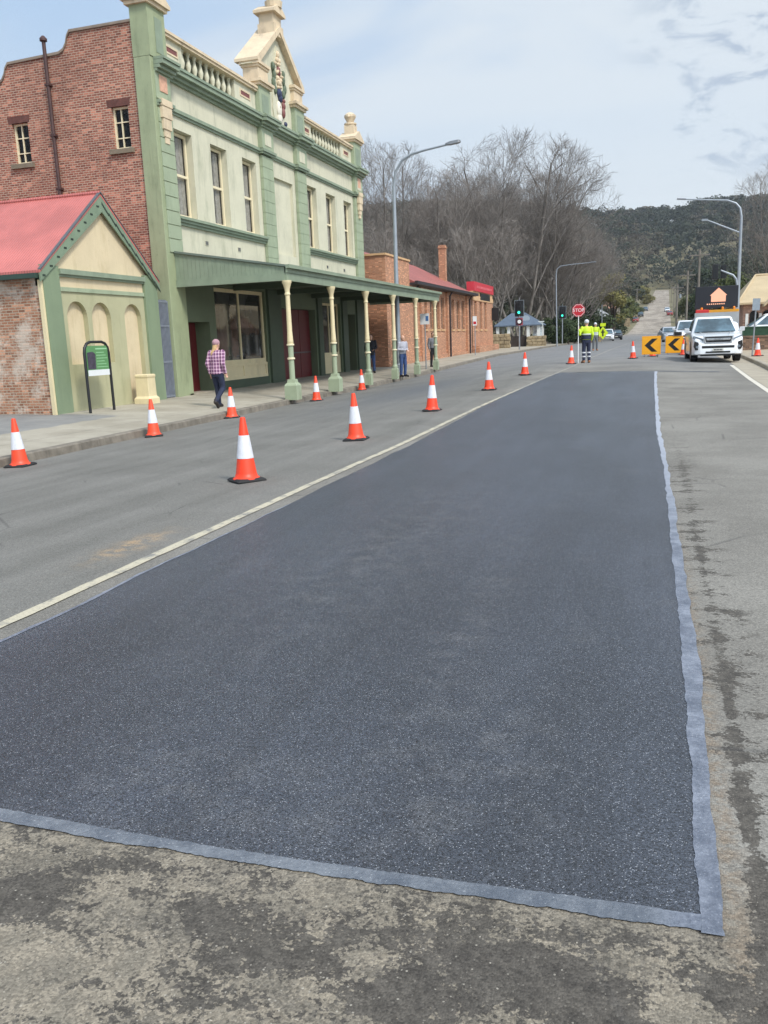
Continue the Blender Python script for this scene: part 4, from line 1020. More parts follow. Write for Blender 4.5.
def vehicle(name, label, cat, group, L=4.4, W=1.76, H=1.48, hood=1.05, cab=(1.0,3.3), belt=.95, kind='hatch', paint=white_p, detail=1):
    """front faces -Y; length along Y centred on the origin"""
    v = thing(name, (0,0,0), label, cat, group); hw = W/2; y0 = -L/2; y1 = L/2; gr = .2 if kind != 'ute' else .3
    hz = belt*.9
    q = MB(); RD = .09 if kind == 'ute' else .14
    cb = y0+cab[0]; ce = y0+cab[1]; bt = belt if kind != 'sedan' else belt*.98
    S = [sec(y0, hw*.72, gr+.14, hz*.72, .08), sec(y0+.07, hw*.9, gr+.04, hz*.84, .12), sec(y0+.25, hw*.985, gr, hz*.95, RD), sec(y0+.6, hw, gr-.02, hz*1.0, RD), sec(cb, hw, gr-.02, bt, .12),
         sec(ce if kind != 'ute' else ce+.02, hw, gr-.02, bt, .10), sec(y1-.35, hw*.99, gr, bt, .10), sec(y1-.08, hw*.94, gr+.08, bt*.98, .1), sec(y1, hw*.86, gr+.16, bt*.9, .08)]
    q.loft(S); body = q.build('body', paint, v, smooth=True)
    # cabin
    rs = .62 if kind == 'ute' else .55
    f0, f1 = cb-.05, cb+(.62 if kind == 'ute' else .75); r0, r1 = ce, ce-(.14 if kind in ('ute','van') else .35 if kind == 'suv' else .5)
    tw = hw*.76; MK = ((bt+H)/2-(bt-.03))/((H-.06)-(bt-.03))
    q = MB(); q.loft([rrect(hw*.95, f0, r0, bt-.03, .1), rrect(hw*.95+(tw-hw*.95)*MK, f0+(f1-f0)*MK, r0+(r1-r0)*MK, (bt+H)/2, .12), rrect(tw, f1, r1, H-.06, .14), rrect(tw-.07, f1+.1, r1-.08, H, .14)])
    cab_o = q.build('cabin', paint, v, smooth=True)
    e = .012
    def lerp3(a, b, k): return tuple(a[i]+(b[i]-a[i])*k for i in range(3))
    bl, br_ = (-hw*.83, f0-e-.02, bt+.03), (hw*.83, f0-e-.02, bt+.03); tl, tr = (-tw*.86, f1-e+.0, H-.1), (tw*.86, f1-e+.0, H-.1)
    # windscreen as a thin solid following the slope
    n = Vector((0, -(H-bt), -(f1-f0))).normalized(); n.z = -n.z
    def slab(pts, nrm, t_=.012): return [tuple(Vector(p)+Vector(nrm)*t_) for p in pts]
    q = MB()
    fr = [bl, br_, tr, tl]; q.loft([slab(fr, n, -.02), slab(fr, n, .024)]); q.build('windscreen', car_gl, v)
    rb = [(hw*.8, r0+.02, bt+.05), (-hw*.8, r0+.02, bt+.05), (-tw*.84, r1+.02, H-.12), (tw*.84, r1+.02, H-.12)]
    q = MB(); nr = Vector((0, (H-bt), (r0-r1))).normalized(); q.loft([slab(rb, nr, -.03), slab(rb, nr, .012)]); q.build('rear_window', car_gl, v)
    for s in (-1, 1):
        m0 = f0+.34; m1 = r0-.12; mid = (m0+m1)/2
        for a, b in ((m0, mid-.04), (mid+.04, m1)):
            def X(z): return s*(hw*.95+(tw-hw*.95)*((z-bt)/(H-.06-bt)))
            sh = (f1-f0)*.9
            ta = max(a, f1+.08) if a == m0 else a; tb = min(b, r1-.06) if b == m1 else b
            P4 = [(X(bt+.06), a, bt+.06), (X(bt+.06), b, bt+.06), (X(H-.12), tb, H-.12), (X(H-.12), ta, H-.12)]
            ns = Vector((s, 0, .35)).normalized()
            q = MB(); q.loft([slab(P4, ns, -.03), slab(P4, ns, .01)]); q.build('side_window', car_gl, v)
        q = MB(); q.loft([[(s*(hw+.02), cb+.2, belt+.0),(s*(hw+.22), cb+.17, belt+.02),(s*(hw+.22), cb+.12, belt+.19),(s*(hw+.03), cb+.14, belt+.18)], [(s*(hw+.02), cb+.3, belt+.0),(s*(hw+.21), cb+.29, belt+.02),(s*(hw+.21), cb+.27, belt+.19),(s*(hw+.03), cb+.28, belt+.18)]]); q.tube([(s*hw*.95, cb+.25, belt+.03), (s*(hw+.06), cb+.25, belt+.06)], .03, 6)
        q.build('mirror', paint, v, bevel=.02)
        # wheel arch linings
        for y in (y0+L*.19, y1-L*.215):
            r = .33 if kind != 'ute' else .39
            q = MB(); q.prism([(y+(r+.06)*math.cos(R_(a)), r+(r+.06)*math.sin(R_(a))) for a in range(-10, 191, 20)], 'x', s*(hw-.06), s*(hw+.006)); q.build('wheel_arch', trim_b, v)
        yl = y0+.02
        q = MB(); q.loft([[(s*hw*.60, yl+.03, hz*.70),(s*hw*.90, yl+.10, hz*.72),(s*hw*.985, yl+.30, hz*.90),(s*hw*.96, yl+.26, hz*.99),(s*hw*.6, yl+.06, hz*.88)], [(s*hw*.62, yl+.2, hz*.68),(s*hw*.85, yl+.3, hz*.70),(s*hw*.9, yl+.45, hz*.86),(s*hw*.9, yl+.42, hz*.92),(s*hw*.6, yl+.24, hz*.84)]]); q.xf(Matrix.Translation((0,-.03,.015))); q.build('headlight', lamp_gl, v)
        q = MB(); q.box(s*hw*.80, s*hw*.95, y1-.09, y1+.0, bt*.62, bt*.9); q.build('tail_light', red_l, v)
    wheels(v, (-hw+.13, hw-.13), (y0+L*.19, y1-L*.215), .33 if kind != 'ute' else .39, .22 if kind != 'ute' else .26)
    if detail < 2:
        q = MB(); q.box(-hw*.5, hw*.5, y0-.012, y0+.1, hz*.62, hz*.74); q.build('grille', trim_b, v)
        q = MB(); q.box(-hw*.6, hw*.6, y0-.008, y0+.1, gr+.16, gr+.26); q.build('air_intake', trim_b, v)
        q = MB(); q.box(-.19, .19, y0-.02, y0-.0, gr+.2, gr+.31); q.build('number_plate', plate_m, v)
    return v, dict(y0=y0, y1=y1, hw=hw, hz=hz, gr=gr, belt=belt, body=body, cb=cb, f0=f0, f1=f1)
# the white utility facing us
ut, D_ = vehicle('utility_truck', 'white dual cab utility facing the camera by the right kerb', 'utility', None, L=5.2, W=1.88, H=1.80, cab=(1.45,3.55), belt=1.17, kind='ute', detail=2)
y0, hw, hz, gr = D_['y0'], D_['hw'], D_['hz'], D_['gr']
q = MB(); q.prism([(-.50,1.0),(.50,1.0),(.44,.76),(-.44,.76)], 'y', y0-.045, y0+.12); gl_ = q.build('grille', trim_b, ut, bevel=.012)
q = MB(); q.prism([(-.56,1.03),(.56,1.03),(.50,1.0),(-.50,1.0)], 'y', y0-.05, y0+.1); q.prism([(-.56,1.03),(-.50,1.0),(-.44,.76),(-.50,.73)], 'y', y0-.05, y0+.1); q.prism([(.56,1.03),(.50,1.0),(.44,.76),(.50,.73)], 'y', y0-.05, y0+.1); q.prism([(-.46,.945),(.46,.945),(.43,.865),(-.43,.865)], 'y', y0-.075, y0-.03); q.prism([(-.50,.785),(.50,.785),(.48,.73),(-.48,.73)], 'y', y0-.06, y0); q.build('grille_bar', chrome, gl_, bevel=.008)
put_text('ISUZU', .075, (0, y0-.08, .905), M('badge_grey', (60,60,62), .4), gl_, ext=.003, sx=1.5)
q = MB(); q.box(-.60,.60,y0-.062,y0+.1,.56,.66); q.build('air_intake', trim_b, ut, bevel=.01)
q = MB(); q.loft([sec(y0-.055,hw*.72,.34,.74,.08), sec(y0+.03,hw*.92,.32,.78,.08), sec(y0+.3,hw*1.0,.32,.80,.08)]); q.build('bumper', white_p, ut, smooth=True)
q = MB(); q.box(-.62,.62,y0-.02,y0+.4,.26,.35); q.build('skid_plate', trim_b, ut)
q = MB(); q.box(-.45,.45,y0-.072,y0-.05,.38,.44); q.build('lower_grille', trim_b, ut)
for s in (-1, 1):
    q = MB(); q.prism([(s*.64,.56),(s*.74,.80),(s*.87,.84),(s*.90,.64),(s*.84,.50),(s*.66,.50)], 'y', y0-.03, y0+.24); fl = q.build('fog_recess', trim_b, ut)
    q = MB(); q.lathe([(.05,-.02),(.055,.02)], (s*.77, y0-.035, .62), 12, 'y'); q.build('fog_lamp', lamp_gl, fl)
q = MB(); q.box(-.2,.2,y0-.095,y0-.075,.45,.55); np_ = q.build('number_plate', plate_m, ut)
q = MB(); 
for k in range(6): q.box(-.16+k*.055,-.12+k*.055,y0-.0975,y0-.0955,.47,.53)
q.build('plate_characters', M('plate_ink', (60,62,80), .6), np_)
q = MB(); q.tube([(-.5,D_['f0']+.0,1.2),(.0,D_['f0']+.02,1.215)],.012,6); q.tube([(.1,D_['f0'],1.2),(.62,D_['f0']+.02,1.215)],.012,6); q.build('wiper', trim_b, ut)
for s in (-1,1):
    q = MB(); q.tube([(s*.45,y0+.35,1.09),(s*.58,y0+1.4,1.19)],.012,6); q.build('bonnet_crease', white_p, ut)
q = MB(); q.box(-.85,.85,1.05,2.52,1.17,1.2); q.build('tray_cover', trim_b, ut)
place(ut, (2.52, 38.6, road_z(2.5,37.0)), 0.03)
# other vehicles
silver = M('silver_car_paint', (172,176,182), .3, metal=.2, var=.05, coat=.4); dk = M('black_car_paint', (34,36,42), .3, var=.1, coat=.5); redp = M('red_car_paint', (150,44,40), .35, var=.1, coat=.4); bluep = M('slate_car_paint', (74,82,98), .35, var=.1, coat=.4)
wt, D2 = vehicle('utility_truck', 'white utility with dark headboard parked behind the right chevron board', 'utility', None, L=5.2, W=1.86, H=1.82, cab=(1.35,3.1), belt=1.15, kind='ute')
q = MB(); q.tube([(-.8,.75,1.1),(-.8,.75,1.98),(.8,.75,1.98),(.8,.75,1.1)],.03,6); q.tube([(-.4,.75,1.1),(-.4,.75,1.98)],.02,6); q.tube([(.4,.75,1.1),(.4,.75,1.98)],.02,6); q.build('headboard', trim_b, wt)
place(wt, (2.75, 68.0, road_z(2.75,68)), .02)
sv, _ = vehicle('parked_car', 'silver sedan facing the camera, left of the white utility with headboard', 'car', None, L=4.5, W=1.78, H=1.42, cab=(1.1,3.7), kind='sedan', paint=silver); place(sv, (1.9, 88, road_z(1.9,88)), 0.12)
w2, _ = vehicle('parked_car', 'white car parked at the left kerb beyond the yellow-green warning sign', 'car', None, L=4.6, W=1.8, H=1.55, cab=(1.05,3.8), kind='suv'); place(w2, (-5.35, 118, road_z(-5.35,118)), .05)
b2, _ = vehicle('parked_car', 'black car parked behind the white one at the left kerb', 'car', None, L=4.5, W=1.78, H=1.45, cab=(1.05,3.7), kind='hatch', paint=dk); place(b2, (-4.7, 131, road_z(-4.7,131)), .08)
rw, _ = vehicle('parked_car', 'white car parked side-on behind the green fence at the right', 'car', None, L=4.6, W=1.8, H=1.6, cab=(.95,4.1), kind='suv'); place(rw, (6.75, 52.5, .62), -math.pi/2)
far = [(-4.0,262,redp,'red car parked on the left side of the hill road, nearest of the hill cars'),(-2.9,300,dk,'dark car parked above the red one on the left side of the hill road'),(-1.6,345,bluep,'slate blue car highest on the left side of the hill road'),(6.0,330,white_p,'white car coming down the right side of the hill road'),(6.3,300,redp,'low red car on the right side of the hill road under the white one')]
for x, y, pm, lb in far:
    f_, _ = vehicle('parked_car', lb, 'car', None, L=4.4, W=1.8, H=1.5, cab=(1.05,3.7), kind='hatch', paint=pm); place(f_, (x, y, road_z(x,y)+.02), .06)
    f_.rotation_euler.x = .06
# red truck with the message board behind the utility
tk = thing('message_board_truck', (0,0,0), 'roadworks truck with black electronic message board showing an orange triangle', 'truck')
q = MB(); q.loft([rrect(.98,-1.0,.7,.45,.12), rrect(1.0,-1.0,.7,1.0,.12), rrect(.92,-.75,.66,1.6,.14), rrect(.8,-.6,.6,1.7,.14)]); q.build('cab', white_p, tk, smooth=True)
q = MB(); q.loft([[(-.82,-1.01,1.06),(.82,-1.01,1.06),(.76,-.8,1.54),(-.76,-.8,1.54)], [(-.82,-.9,1.06),(.82,-.9,1.06),(.76,-.7,1.54),(-.76,-.7,1.54)]]); q.build('windscreen', car_gl, tk)
q = MB(); q.box(-1.0,-.35,.8,1.3,2.1,2.36); q.build('roof_box', M('red_box', (190,42,40), .45, var=.1), tk, bevel=.03)
q = MB(); q.box(-1.05,1.05,.72,4.2,.75,.9); q.box(-1.05,1.05,.72,.78,.9,2.2); q.build('tray', M('tray_steel', (150,152,152), .5, var=.1), tk)
q = MB(); q.box(-1.0,1.08,1.0,1.12,2.16,2.34); q.tube([(-.95,1.06,.9),(-.95,1.06,2.2)],.04,6); q.tube([(.95,1.06,.9),(.95,1.06,2.2)],.04,6); q.build('rail', M('rail_amber', (214,150,40), .45, var=.12), tk)
for x in (-.7, .3, .85):
    q = MB(); q.lathe([(.06,0),(.06,.1),(.03,.14)], (x,1.06,2.34), 10); q.build('beacon', amber, tk)
q = MB(); q.tube([(0,1.3,.9),(0,1.3,2.6)],.07,8); q.build('mast', lead, tk)
q = MB(); q.box(-1.03,1.03,1.14,1.32,2.42,3.52); bd = q.build('board', M('message_board_black', (24,26,34), .5, var=.1), tk, bevel=.02)
q = MB(); q.prism([(-.26,2.74),(.44,2.74),(.44,3.04),(.5,3.06),(.09,3.44),(-.32,3.06),(-.26,3.04)], 'y', 1.128, 1.14); q.build('lit_symbol', glow('led_amber', (226,158,128), .26), bd)
q = MB()
for k in range(9): q.box(-.46+k*.1,-.40+k*.1,1.13,1.14,2.60,2.66)
q.build('lit_dashes', glow('led_amber_dim', (220,160,130), .3), bd)
wheels(tk, (-.85,.85), (-.5,3.1), .42, .26)
place(tk, (3.26, 46.3, .12), 0.0)
# ------------------------------------------------------------------ lamps, lights, signs
galv = M('galvanised_steel', (150,156,162), .45, metal=.35, var=.08, vs=3); dgrey = M('lamp_head_grey', (110,114,118), .5, var=.1)
lens_g = glow('green_lens', (50,220,180), 1.0); lens_off = M('unlit_lens', (20,22,24), .3, var=.2); red_s = M('sign_red_face', (186,34,46), .45, var=.06); white_s = M('sign_white_face', (226,226,224), .45, var=.04); post_g = M('sign_post', (138,142,146), .5, metal=.3, var=.1)
l1 = thing('street_lamp', (-10.33,36.4,.05), 'tall galvanised street lamp with long curved arm beside the verandah', 'street lamp')
q = MB(); q.tube([(-10.33,36.4,.05),(-10.33,36.4,4),(-10.3,36.4,7.9)],[.11,.095,.07],12); q.lathe([(.16,0),(.16,.3),(.11,.36)],(-10.33,36.4,.05),12); q.build('pole', galv, l1, smooth=True)
q = MB(); q.tube([(-10.3,36.4,7.85),(-10.2,36.4,8.45),(-9.9,36.4,8.88),(-9.48,36.4,9.09),(-8.9,36.4,9.19),(-7.95,36.4,9.31)],[.07,.06,.055,.05,.045,.04],10); q.build('arm', galv, l1, smooth=True)
q = MB(); q.loft([[(-8.0,36.34,9.29),(-8.0,36.46,9.29),(-8.0,36.46,9.36),(-8.0,36.34,9.36)],[(-7.8,36.28,9.29),(-7.8,36.52,9.29),(-7.8,36.48,9.42),(-7.8,36.32,9.42)],[(-7.45,36.28,9.33),(-7.45,36.52,9.33),(-7.45,36.48,9.45),(-7.45,36.32,9.45)],[(-7.36,36.34,9.36),(-7.36,36.46,9.36),(-7.36,36.46,9.42),(-7.36,36.34,9.42)]]); q.build('lamp_head', dgrey, l1)
l1.location.x -= .27; l1.location.z += .12
l2 = thing('street_lamp', (5.42,60,.3), 'street lamp at the right with horizontal arm and slanted lower bracket', 'street lamp')
q = MB(); q.tube([(5.42,60,.3),(5.40,60,8.4)],[.13,.085],12); q.lathe([(.17,0),(.17,.4),(.13,.45)],(5.42,60,.3),12); q.build('pole', galv, l2, smooth=True)
q = MB(); q.tube([(5.4,60,8.35),(5.3,60,8.9),(5.05,60,9.2),(4.55,60,9.42),(3.6,60,9.52),(2.0,60,9.7)],[.085,.075,.07,.06,.055,.045],10); q.build('arm', galv, l2, smooth=True)
q = MB(); q.loft([[(2.05,59.92,9.66),(2.05,60.08,9.66),(2.05,60.08,9.74),(2.05,59.92,9.74)],[(1.5,59.9,9.72),(1.5,60.1,9.72),(1.5,60.08,9.8),(1.5,59.92,9.8)]]); q.build('lamp_head', dgrey, l2)
q = MB(); q.tube([(5.38,60,7.4),(3.35,60,8.33)],[.05,.04],8); q.box(3.05,3.4,59.9,60.1,8.28,8.40); q.build('bracket', galv, l2)
l3 = thing('street_lamp', (-8.5,84,.4), 'slim grey street lamp before the hedge and bare trees', 'street lamp')
q = MB(); q.tube([(-8.5,84,.4),(-8.6,84,7.2)],[.07,.045],10); q.build('pole', galv, l3, smooth=True)
q = MB(); q.tube([(-8.6,84,7.15),(-8.5,84,7.6),(-8.2,84,7.85),(-7.0,84,7.95),(-5.3,84,8.0)],[.045,.04,.035,.03,.025],8); q.build('arm', galv, l3, smooth=True)
q = MB(); q.box(-5.4,-4.9,83.9,84.1,7.98,8.08); q.build('lamp_head', dgrey, l3, bevel=.02)
def tlight(x, y, z0, label, sign=False, green=True):
    t_ = thing('traffic_light', (x,y,z0), label, 'traffic light')
    q = MB(); q.tube([(x,y,z0),(x,y,z0+2.75)],.06,8); q.tube([(x,y,z0+3.9),(x,y,z0+4.15)],.025,6); q.build('post', post_g, t_)
    q = MB(); q.prism([(x-.36,z0+2.66),(x+.36,z0+2.66),(x+.36,z0+3.93),(x-.36,z0+3.93)],'y',y+.02,y+.05); bp = q.build('backing_board', M('backing_black', (24,26,28), .6), t_)
    q = MB(); q.box(x-.38,x-.36,y+.02,y+.05,z0+2.64,z0+3.95); q.box(x+.36,x+.38,y+.02,y+.05,z0+2.64,z0+3.95); q.box(x-.36,x+.36,y+.02,y+.05,z0+3.93,z0+3.95); q.box(x-.36,x+.36,y+.02,y+.05,z0+2.64,z0+2.66); q.build('white_edge', M('pale_edge', (150,160,166), .5), bp)
    q = MB(); q.box(x-.16,x+.16,y-.2,y+.019,z0+2.8,z0+3.8); h = q.build('signal_head', blackm, t_)
    for k, z in enumerate((3.63,3.3,2.97)):
        q = MB(); q.lathe([(.105,-.02),(.10,.0)],(x,y-.205,z0+z),14,'y'); q.build('lens', lens_g if (k == 2 and green) else lens_off, h)
        q = MB(); q.tube([(x-.14,y-.21,z0+z),(x-.1,y-.22,z0+z+.1),(x,y-.22,z0+z+.14),(x+.1,y-.22,z0+z+.1),(x+.14,y-.21,z0+z)],.012,4); q.build('visor', blackm, h)
    if sign:
        q = MB(); q.box(x-.3,x+.3,y-.09,y-.07,z0+1.95,z0+2.55); s_ = q.build('turn_sign', M('turn_sign_face', (150,70,80), .5, var=.1), t_)
        q = MB(); q.lathe([(.25,0),(.25,.01),(.15,.01),(.15,0)],(x+.02,y-.1,z0+2.25),20,'y',cap=False); q.build('red_ring', red_s, s_)
        q = MB(); q.lathe([(.15,.0),(.149,.006)],(x+.02,y-.1,z0+2.25),20,'y'); q.build('sign_centre', white_s, s_)
        q = MB(); q.box(x-.3,x-.1,y-.092,y-.089,z0+1.95,z0+2.55); q.build('sign_dark_strip', M('dark_strip', (60,40,52), .5), s_)
    return t_
tlight(-10.1,70,lerp_tab(ZL,70)+.14,'green traffic light with red-ringed sign below, in front of the lychgate',True)
tlight(-8.75,92,.45,'green traffic light between the slim lamp and the stop bat',False)
t3 = thing('traffic_light', (5.05,57,.3), 'traffic light hung on a short curved mast arm near the right street lamp', 'traffic light')
q = MB(); q.tube([(5.05,57,.3),(5.07,57,4.0)],[.09,.08],10); q.tube([(5.1,57,.3),(5.1,57,5.9)],[.05,.045],8); q.build('post', post_g, t3)
q = MB(); q.tube([(5.07,57,3.95),(5.0,57,4.4),(4.8,57,4.66),(4.4,57,4.84),(4.1,57,4.98)],[.075,.07,.065,.06,.05],10); q.build('arm', galv, t3, smooth=True)
for x in (3.78, 4.25):
    q = MB(); q.box(x-.16,x+.16,57.0-.2,57.2,4.45,5.35) if x < 4 else q.box(x-.14,x+.16,57.02,57.3,4.5,5.3); h = q.build('signal_head', blackm, t3, bevel=.02)
    for z in (4.62,4.9,5.18): 
        q = MB(); q.lathe([(.1,-.02),(.1,.0)],(x,56.795 if x < 4 else 57.015,z),12,'y'); q.build('lens', lens_off, h)
# STOP bat
sb = thing('stop_bat', (-2.8,36.3,.32), 'red octagonal STOP bat on a pole held up by the worker', 'stop sign')
cx, cy, cz = -2.8, 36.3, 2.47
q = MB(); q.tube([(cx,cy,.34),(cx,cy,2.25)],.017,8); q.build('pole', white_s, sb)
oc = [(cx+.275*math.cos(R_(22.5+45*k)), cz+.275*math.sin(R_(22.5+45*k))) for k in range(8)]
q = MB(); q.prism(oc,'y',cy-.012,cy+.004); fc = q.build('disc', red_s, sb)
oc2 = [(cx+.25*math.cos(R_(22.5+45*k)), cz+.25*math.sin(R_(22.5+45*k))) for k in range(8)]; oc3 = [(cx+.235*math.cos(R_(22.5+45*k)), cz+.235*math.sin(R_(22.5+45*k))) for k in range(8)]
q = MB()
for k in range(8):
    j = (k+1) % 8; q.quad((oc2[k][0],cy-.0145,oc2[k][1]),(oc2[j][0],cy-.0145,oc2[j][1]),(oc3[j][0],cy-.0145,oc3[j][1]),(oc3[k][0],cy-.0145,oc3[k][1]))
q.build('border', white_s, fc)
TH[fc.name] = TH[sb.name]
put_text('STOP', .19, Vector((cx,cy-.0145,cz))-TH[sb.name], white_s, fc, ext=.002)
# pole signs
def pole_sign(name, label, x, y, z0, z1, h, w_, mats, faces=None, rz=0):
    s = thing(name, (x,y,z0), label, 'sign')
    q = MB(); q.tube([(x,y,z0-.02),(x,y,z1)],.03,8); q.build('post', post_g, s)
    q = MB(); q.box(x-w_/2,x+w_/2,y-.05,y-.035,z1-h,z1); p = q.build('panel', mats, s)
    return s, p
s1, p1 = pole_sign('parking_sign', 'small white pole sign with blue mark under the far end of the verandah', -10.55,41.0,.0,2.78,.52,.46,white_s)
q = MB(); q.box(-10.5,-10.36,40.946,40.949,2.42,2.66); q.build('blue_mark', M('sign_blue', (70,110,160), .5, var=.3, vs=12), p1)
s2, p2 = pole_sign('street_sign', 'small white and red pole sign on the footpath before the library', -11.4,58.0,.25,2.95,.62,.28,white_s)
q = MB(); q.box(-11.5,-11.3,57.944,57.949,2.42,2.6); q.build('red_mark', red_s, p2)
s3, p3 = pole_sign('parking_sign', 'grey pole sign on the right footpath beside the traffic cone', 4.3,40.2,.2,2.72,.5,.3,M('sign_back_grey', (146,156,164), .5, metal=.3))
s3.rotation_euler = (0,.03,0)
ys_ = thing('warning_sign', (-5.0,100,.4), 'fluorescent yellow-green warning sign on a tall thin post', 'sign')
ym = M('fluoro_sign', (206,226,30), .5, var=.05)
q = MB(); q.tube([(-5.1,100.1,.4),(-5.15,100.1,4.6)],.05,8); q.build('post', post_g, ys_)
q = MB(); q.prism([(-5.0,.75),(-4.42,1.45),(-5.0,2.2),(-5.58,1.45)],'y',100-.02,100.02); q.box(-5.3,-4.7,99.98,100.02,2.2,2.55); yp = q.build('panel', ym, ys_)
q = MB(); q.box(-5.08,-4.92,99.972,99.979,1.1,1.85); q.box(-5.2,-4.8,99.973,99.9795,1.5,1.62); q.build('figure', blackm, yp)
# power poles up the hill road
wood = M('grey_timber', (128,120,110), .9, var=.2, vs=2)
for i, (x, y, h, lb) in enumerate([(5.3,106,10.2,'tallest near timber power pole behind the white utility'),(5.4,140,10,'second timber power pole up the right side of the street'),(5.0,175,9.4,'third timber power pole on the right, with a pale box'),(6.6,232,9.5,'timber power pole at the foot of the hill road'),(7.6,300,9.5,'distant power pole halfway up the hill road'),(-7.5,215,8.5,'power pole on the left verge of the hill road'),(-4.6,330,9,'distant power pole on the left of the hill road')]):
    z = hill_z(x, y); p = thing('power_pole', (x,y,z), lb, 'power pole', 'timber power poles along the street')
    q = MB(); q.tube([(x,y,z-.3),(x,y,z+h)],[.17,.12],8); q.build('pole', wood, p, smooth=True)
    q = MB(); q.box(x-1.1,x+1.1,y-.16,y-.06,z+h-.75,z+h-.62); q.build('crossarm', wood, p)
    q = MB(); [q.lathe([(.04,0),(.045,.08),(.03,.13)],(x+k,y-.11,z+h-.62),8) for k in (-1,-.45,.45,1)]; q.build('insulator', dgrey, p)
    if i == 2: q = MB(); q.lathe([(.2,0),(.22,.1),(.22,.65),(.15,.7)],(x+.5,y-.1,z+h-2.6),12); q.build('transformer', galv, p)
# ------------------------------------------------------------------ lychgate, walls, hedge, houses
slate = M('slate_roof', (86,98,112), .6, var=.15, vs=2, bump=.2, bs=12); wpost = M('white_timber', (214,214,208), .6, var=.06); sst = M('sandstone_rubble', (156,138,108), .9, var=.35, vs=1.6, bump=.6, bs=3, dirt=(96,84,68), dirt_amt=.6)
ly = thing('lychgate', (-12.9,86,.4), 'lychgate shelter with hipped slate roof on white posts between stone walls', 'shelter')
lx, lyy = -12.3, 86
q = MB(); q.loft([[(lx-2.3,lyy-2,2.45),(lx+2.3,lyy-2,2.45),(lx+2.3,lyy+2,2.45),(lx-2.3,lyy+2,2.45)],[(lx-2.3,lyy-2,2.55),(lx+2.3,lyy-2,2.55),(lx+2.3,lyy+2,2.55),(lx-2.3,lyy+2,2.55)],[(lx-.9,lyy-.1,3.75),(lx+.5,lyy-.1,3.75),(lx+.5,lyy+.1,3.75),(lx-.9,lyy+.1,3.75)]]); rf = q.build('roof', slate, ly)
q = MB(); q.lathe([(.36,-.02),(.36,.0),(.26,.01)],(lx+.75,lyy-1.35,3.12),16,'y'); q.build('roundel', M('roundel_grey', (150,160,168), .6), rf)
for x in (-2.0,-.9,1.0,2.0):
    q = MB(); q.box(lx+x-.14,lx+x+.14,lyy-1.8,lyy-1.5,.3,2.46); q.build('post', wpost, ly)
for x in (-2.0,2.0):
    q = MB(); q.box(lx+x-.12,lx+x+.12,lyy+1.5,lyy+1.75,.3,2.46); q.build('post', wpost, ly)
q = MB(); q.box(lx-.75,lx+.85,lyy-1.6,lyy-1.5,.35,1.5); q.build('gate', M('dark_timber', (52,42,36), .8, var=.2), ly)
nb = thing('notice_board', (-10.4,85,.4), 'white framed notice board beside the lychgate', 'notice board')
q = MB(); q.box(-10.95,-9.95,84.9,85,1.35,2.75); q.box(-11.05,-9.85,84.85,85.05,2.75,2.85); q.build('panel', wpost, nb); q = MB(); q.box(-10.9,-10.8,84.95,85.05,.3,1.35); q.box(-10.1,-10.0,84.95,85.05,.3,1.35); q.build('leg', wpost, nb)
q = MB(); q.box(-10.85,-10.05,84.88,84.899,1.5,2.6); q.build('glass', mat_glass('notice_glass', (150,156,158)), nb)
def rubble_wall(name, label, x0, x1, y, z0, z1, seed):
    r = random.Random(seed); q = MB(); n = max(2, int((x1-x0)/.45)); rows = max(2, int((z1-z0)/.28))
    q.box(x0+.03, x1-.03, y+.05, y+.38, z0, z1-.06)
    for j in range(rows):
        for i in range(n):
            a = x0+(x1-x0)*(i+(.5 if j % 2 else 0)*.6)/n; b = a+(x1-x0)/n-.03; zz = z0+(z1-z0)*j/rows
            q.box(a, min(b, x1), y-r.uniform(0,.05), y+.42, zz+.015, zz+(z1-z0)/rows-.012+r.uniform(-.02,.02))
    o = q.build(name, sst, None, origin=((x0+x1)/2, y, z0), bevel=.03); tag(o, label, 'stone wall'); return o
rubble_wall('stone_wall', 'sandstone rubble wall left of the lychgate, next to the library end', -15.2, -12.1, 78, .2, 1.75, 2)
rubble_wall('stone_wall', 'sandstone rubble wall right of the lychgate, below the notice board', -11.4, -9.5, 83.6, .3, 1.45, 5)
rubble_wall('stone_wall', 'low reddish stone wall beyond the stop bat, before the dark bushes', -8.6, -5.6, 112, .3, 1.2, 8)
# right side: low wall, fence, house
lwm = mat_brick('brown_brick', (112,84,66), (134,104,82), (126,112,98))
o = MB().box(4.65,24,48.0,48.3,.2,1.0).box(4.6,24,47.96,48.34,1.0,1.08).build('garden_wall', lwm, None, origin=(12,48,.2)); tag(o, 'low brown brick garden wall beside the right footpath', 'wall')
gf = thing('green_fence', (9,48.7,.9), 'dark green mesh fence on top of the low brick wall', 'fence')
q = MB(); q.box(4.7,22,48.68,48.7,1.0,1.5)
q.build('mesh', M('fence_mesh_green', (44,74,52), .8, var=.25, vs=3), gf)
q = MB(); [q.box(x-.03,x+.03,48.64,48.67,.9,1.58) for x in (4.7,6.7,8.7,10.7,12.7)]; q.box(4.7,22,48.65,48.675,1.49,1.54); q.build('frame', M('fence_green', (52,84,60), .6), gf)
tileT = M('tan_roof_tiles', (182,162,128), .8, var=.1, vs=.8, bump=.4, bs=6); wallT = mat_brick('pink_brick', (166,122,102), (186,144,122), (160,144,128), burnt=.2, soot=.1)
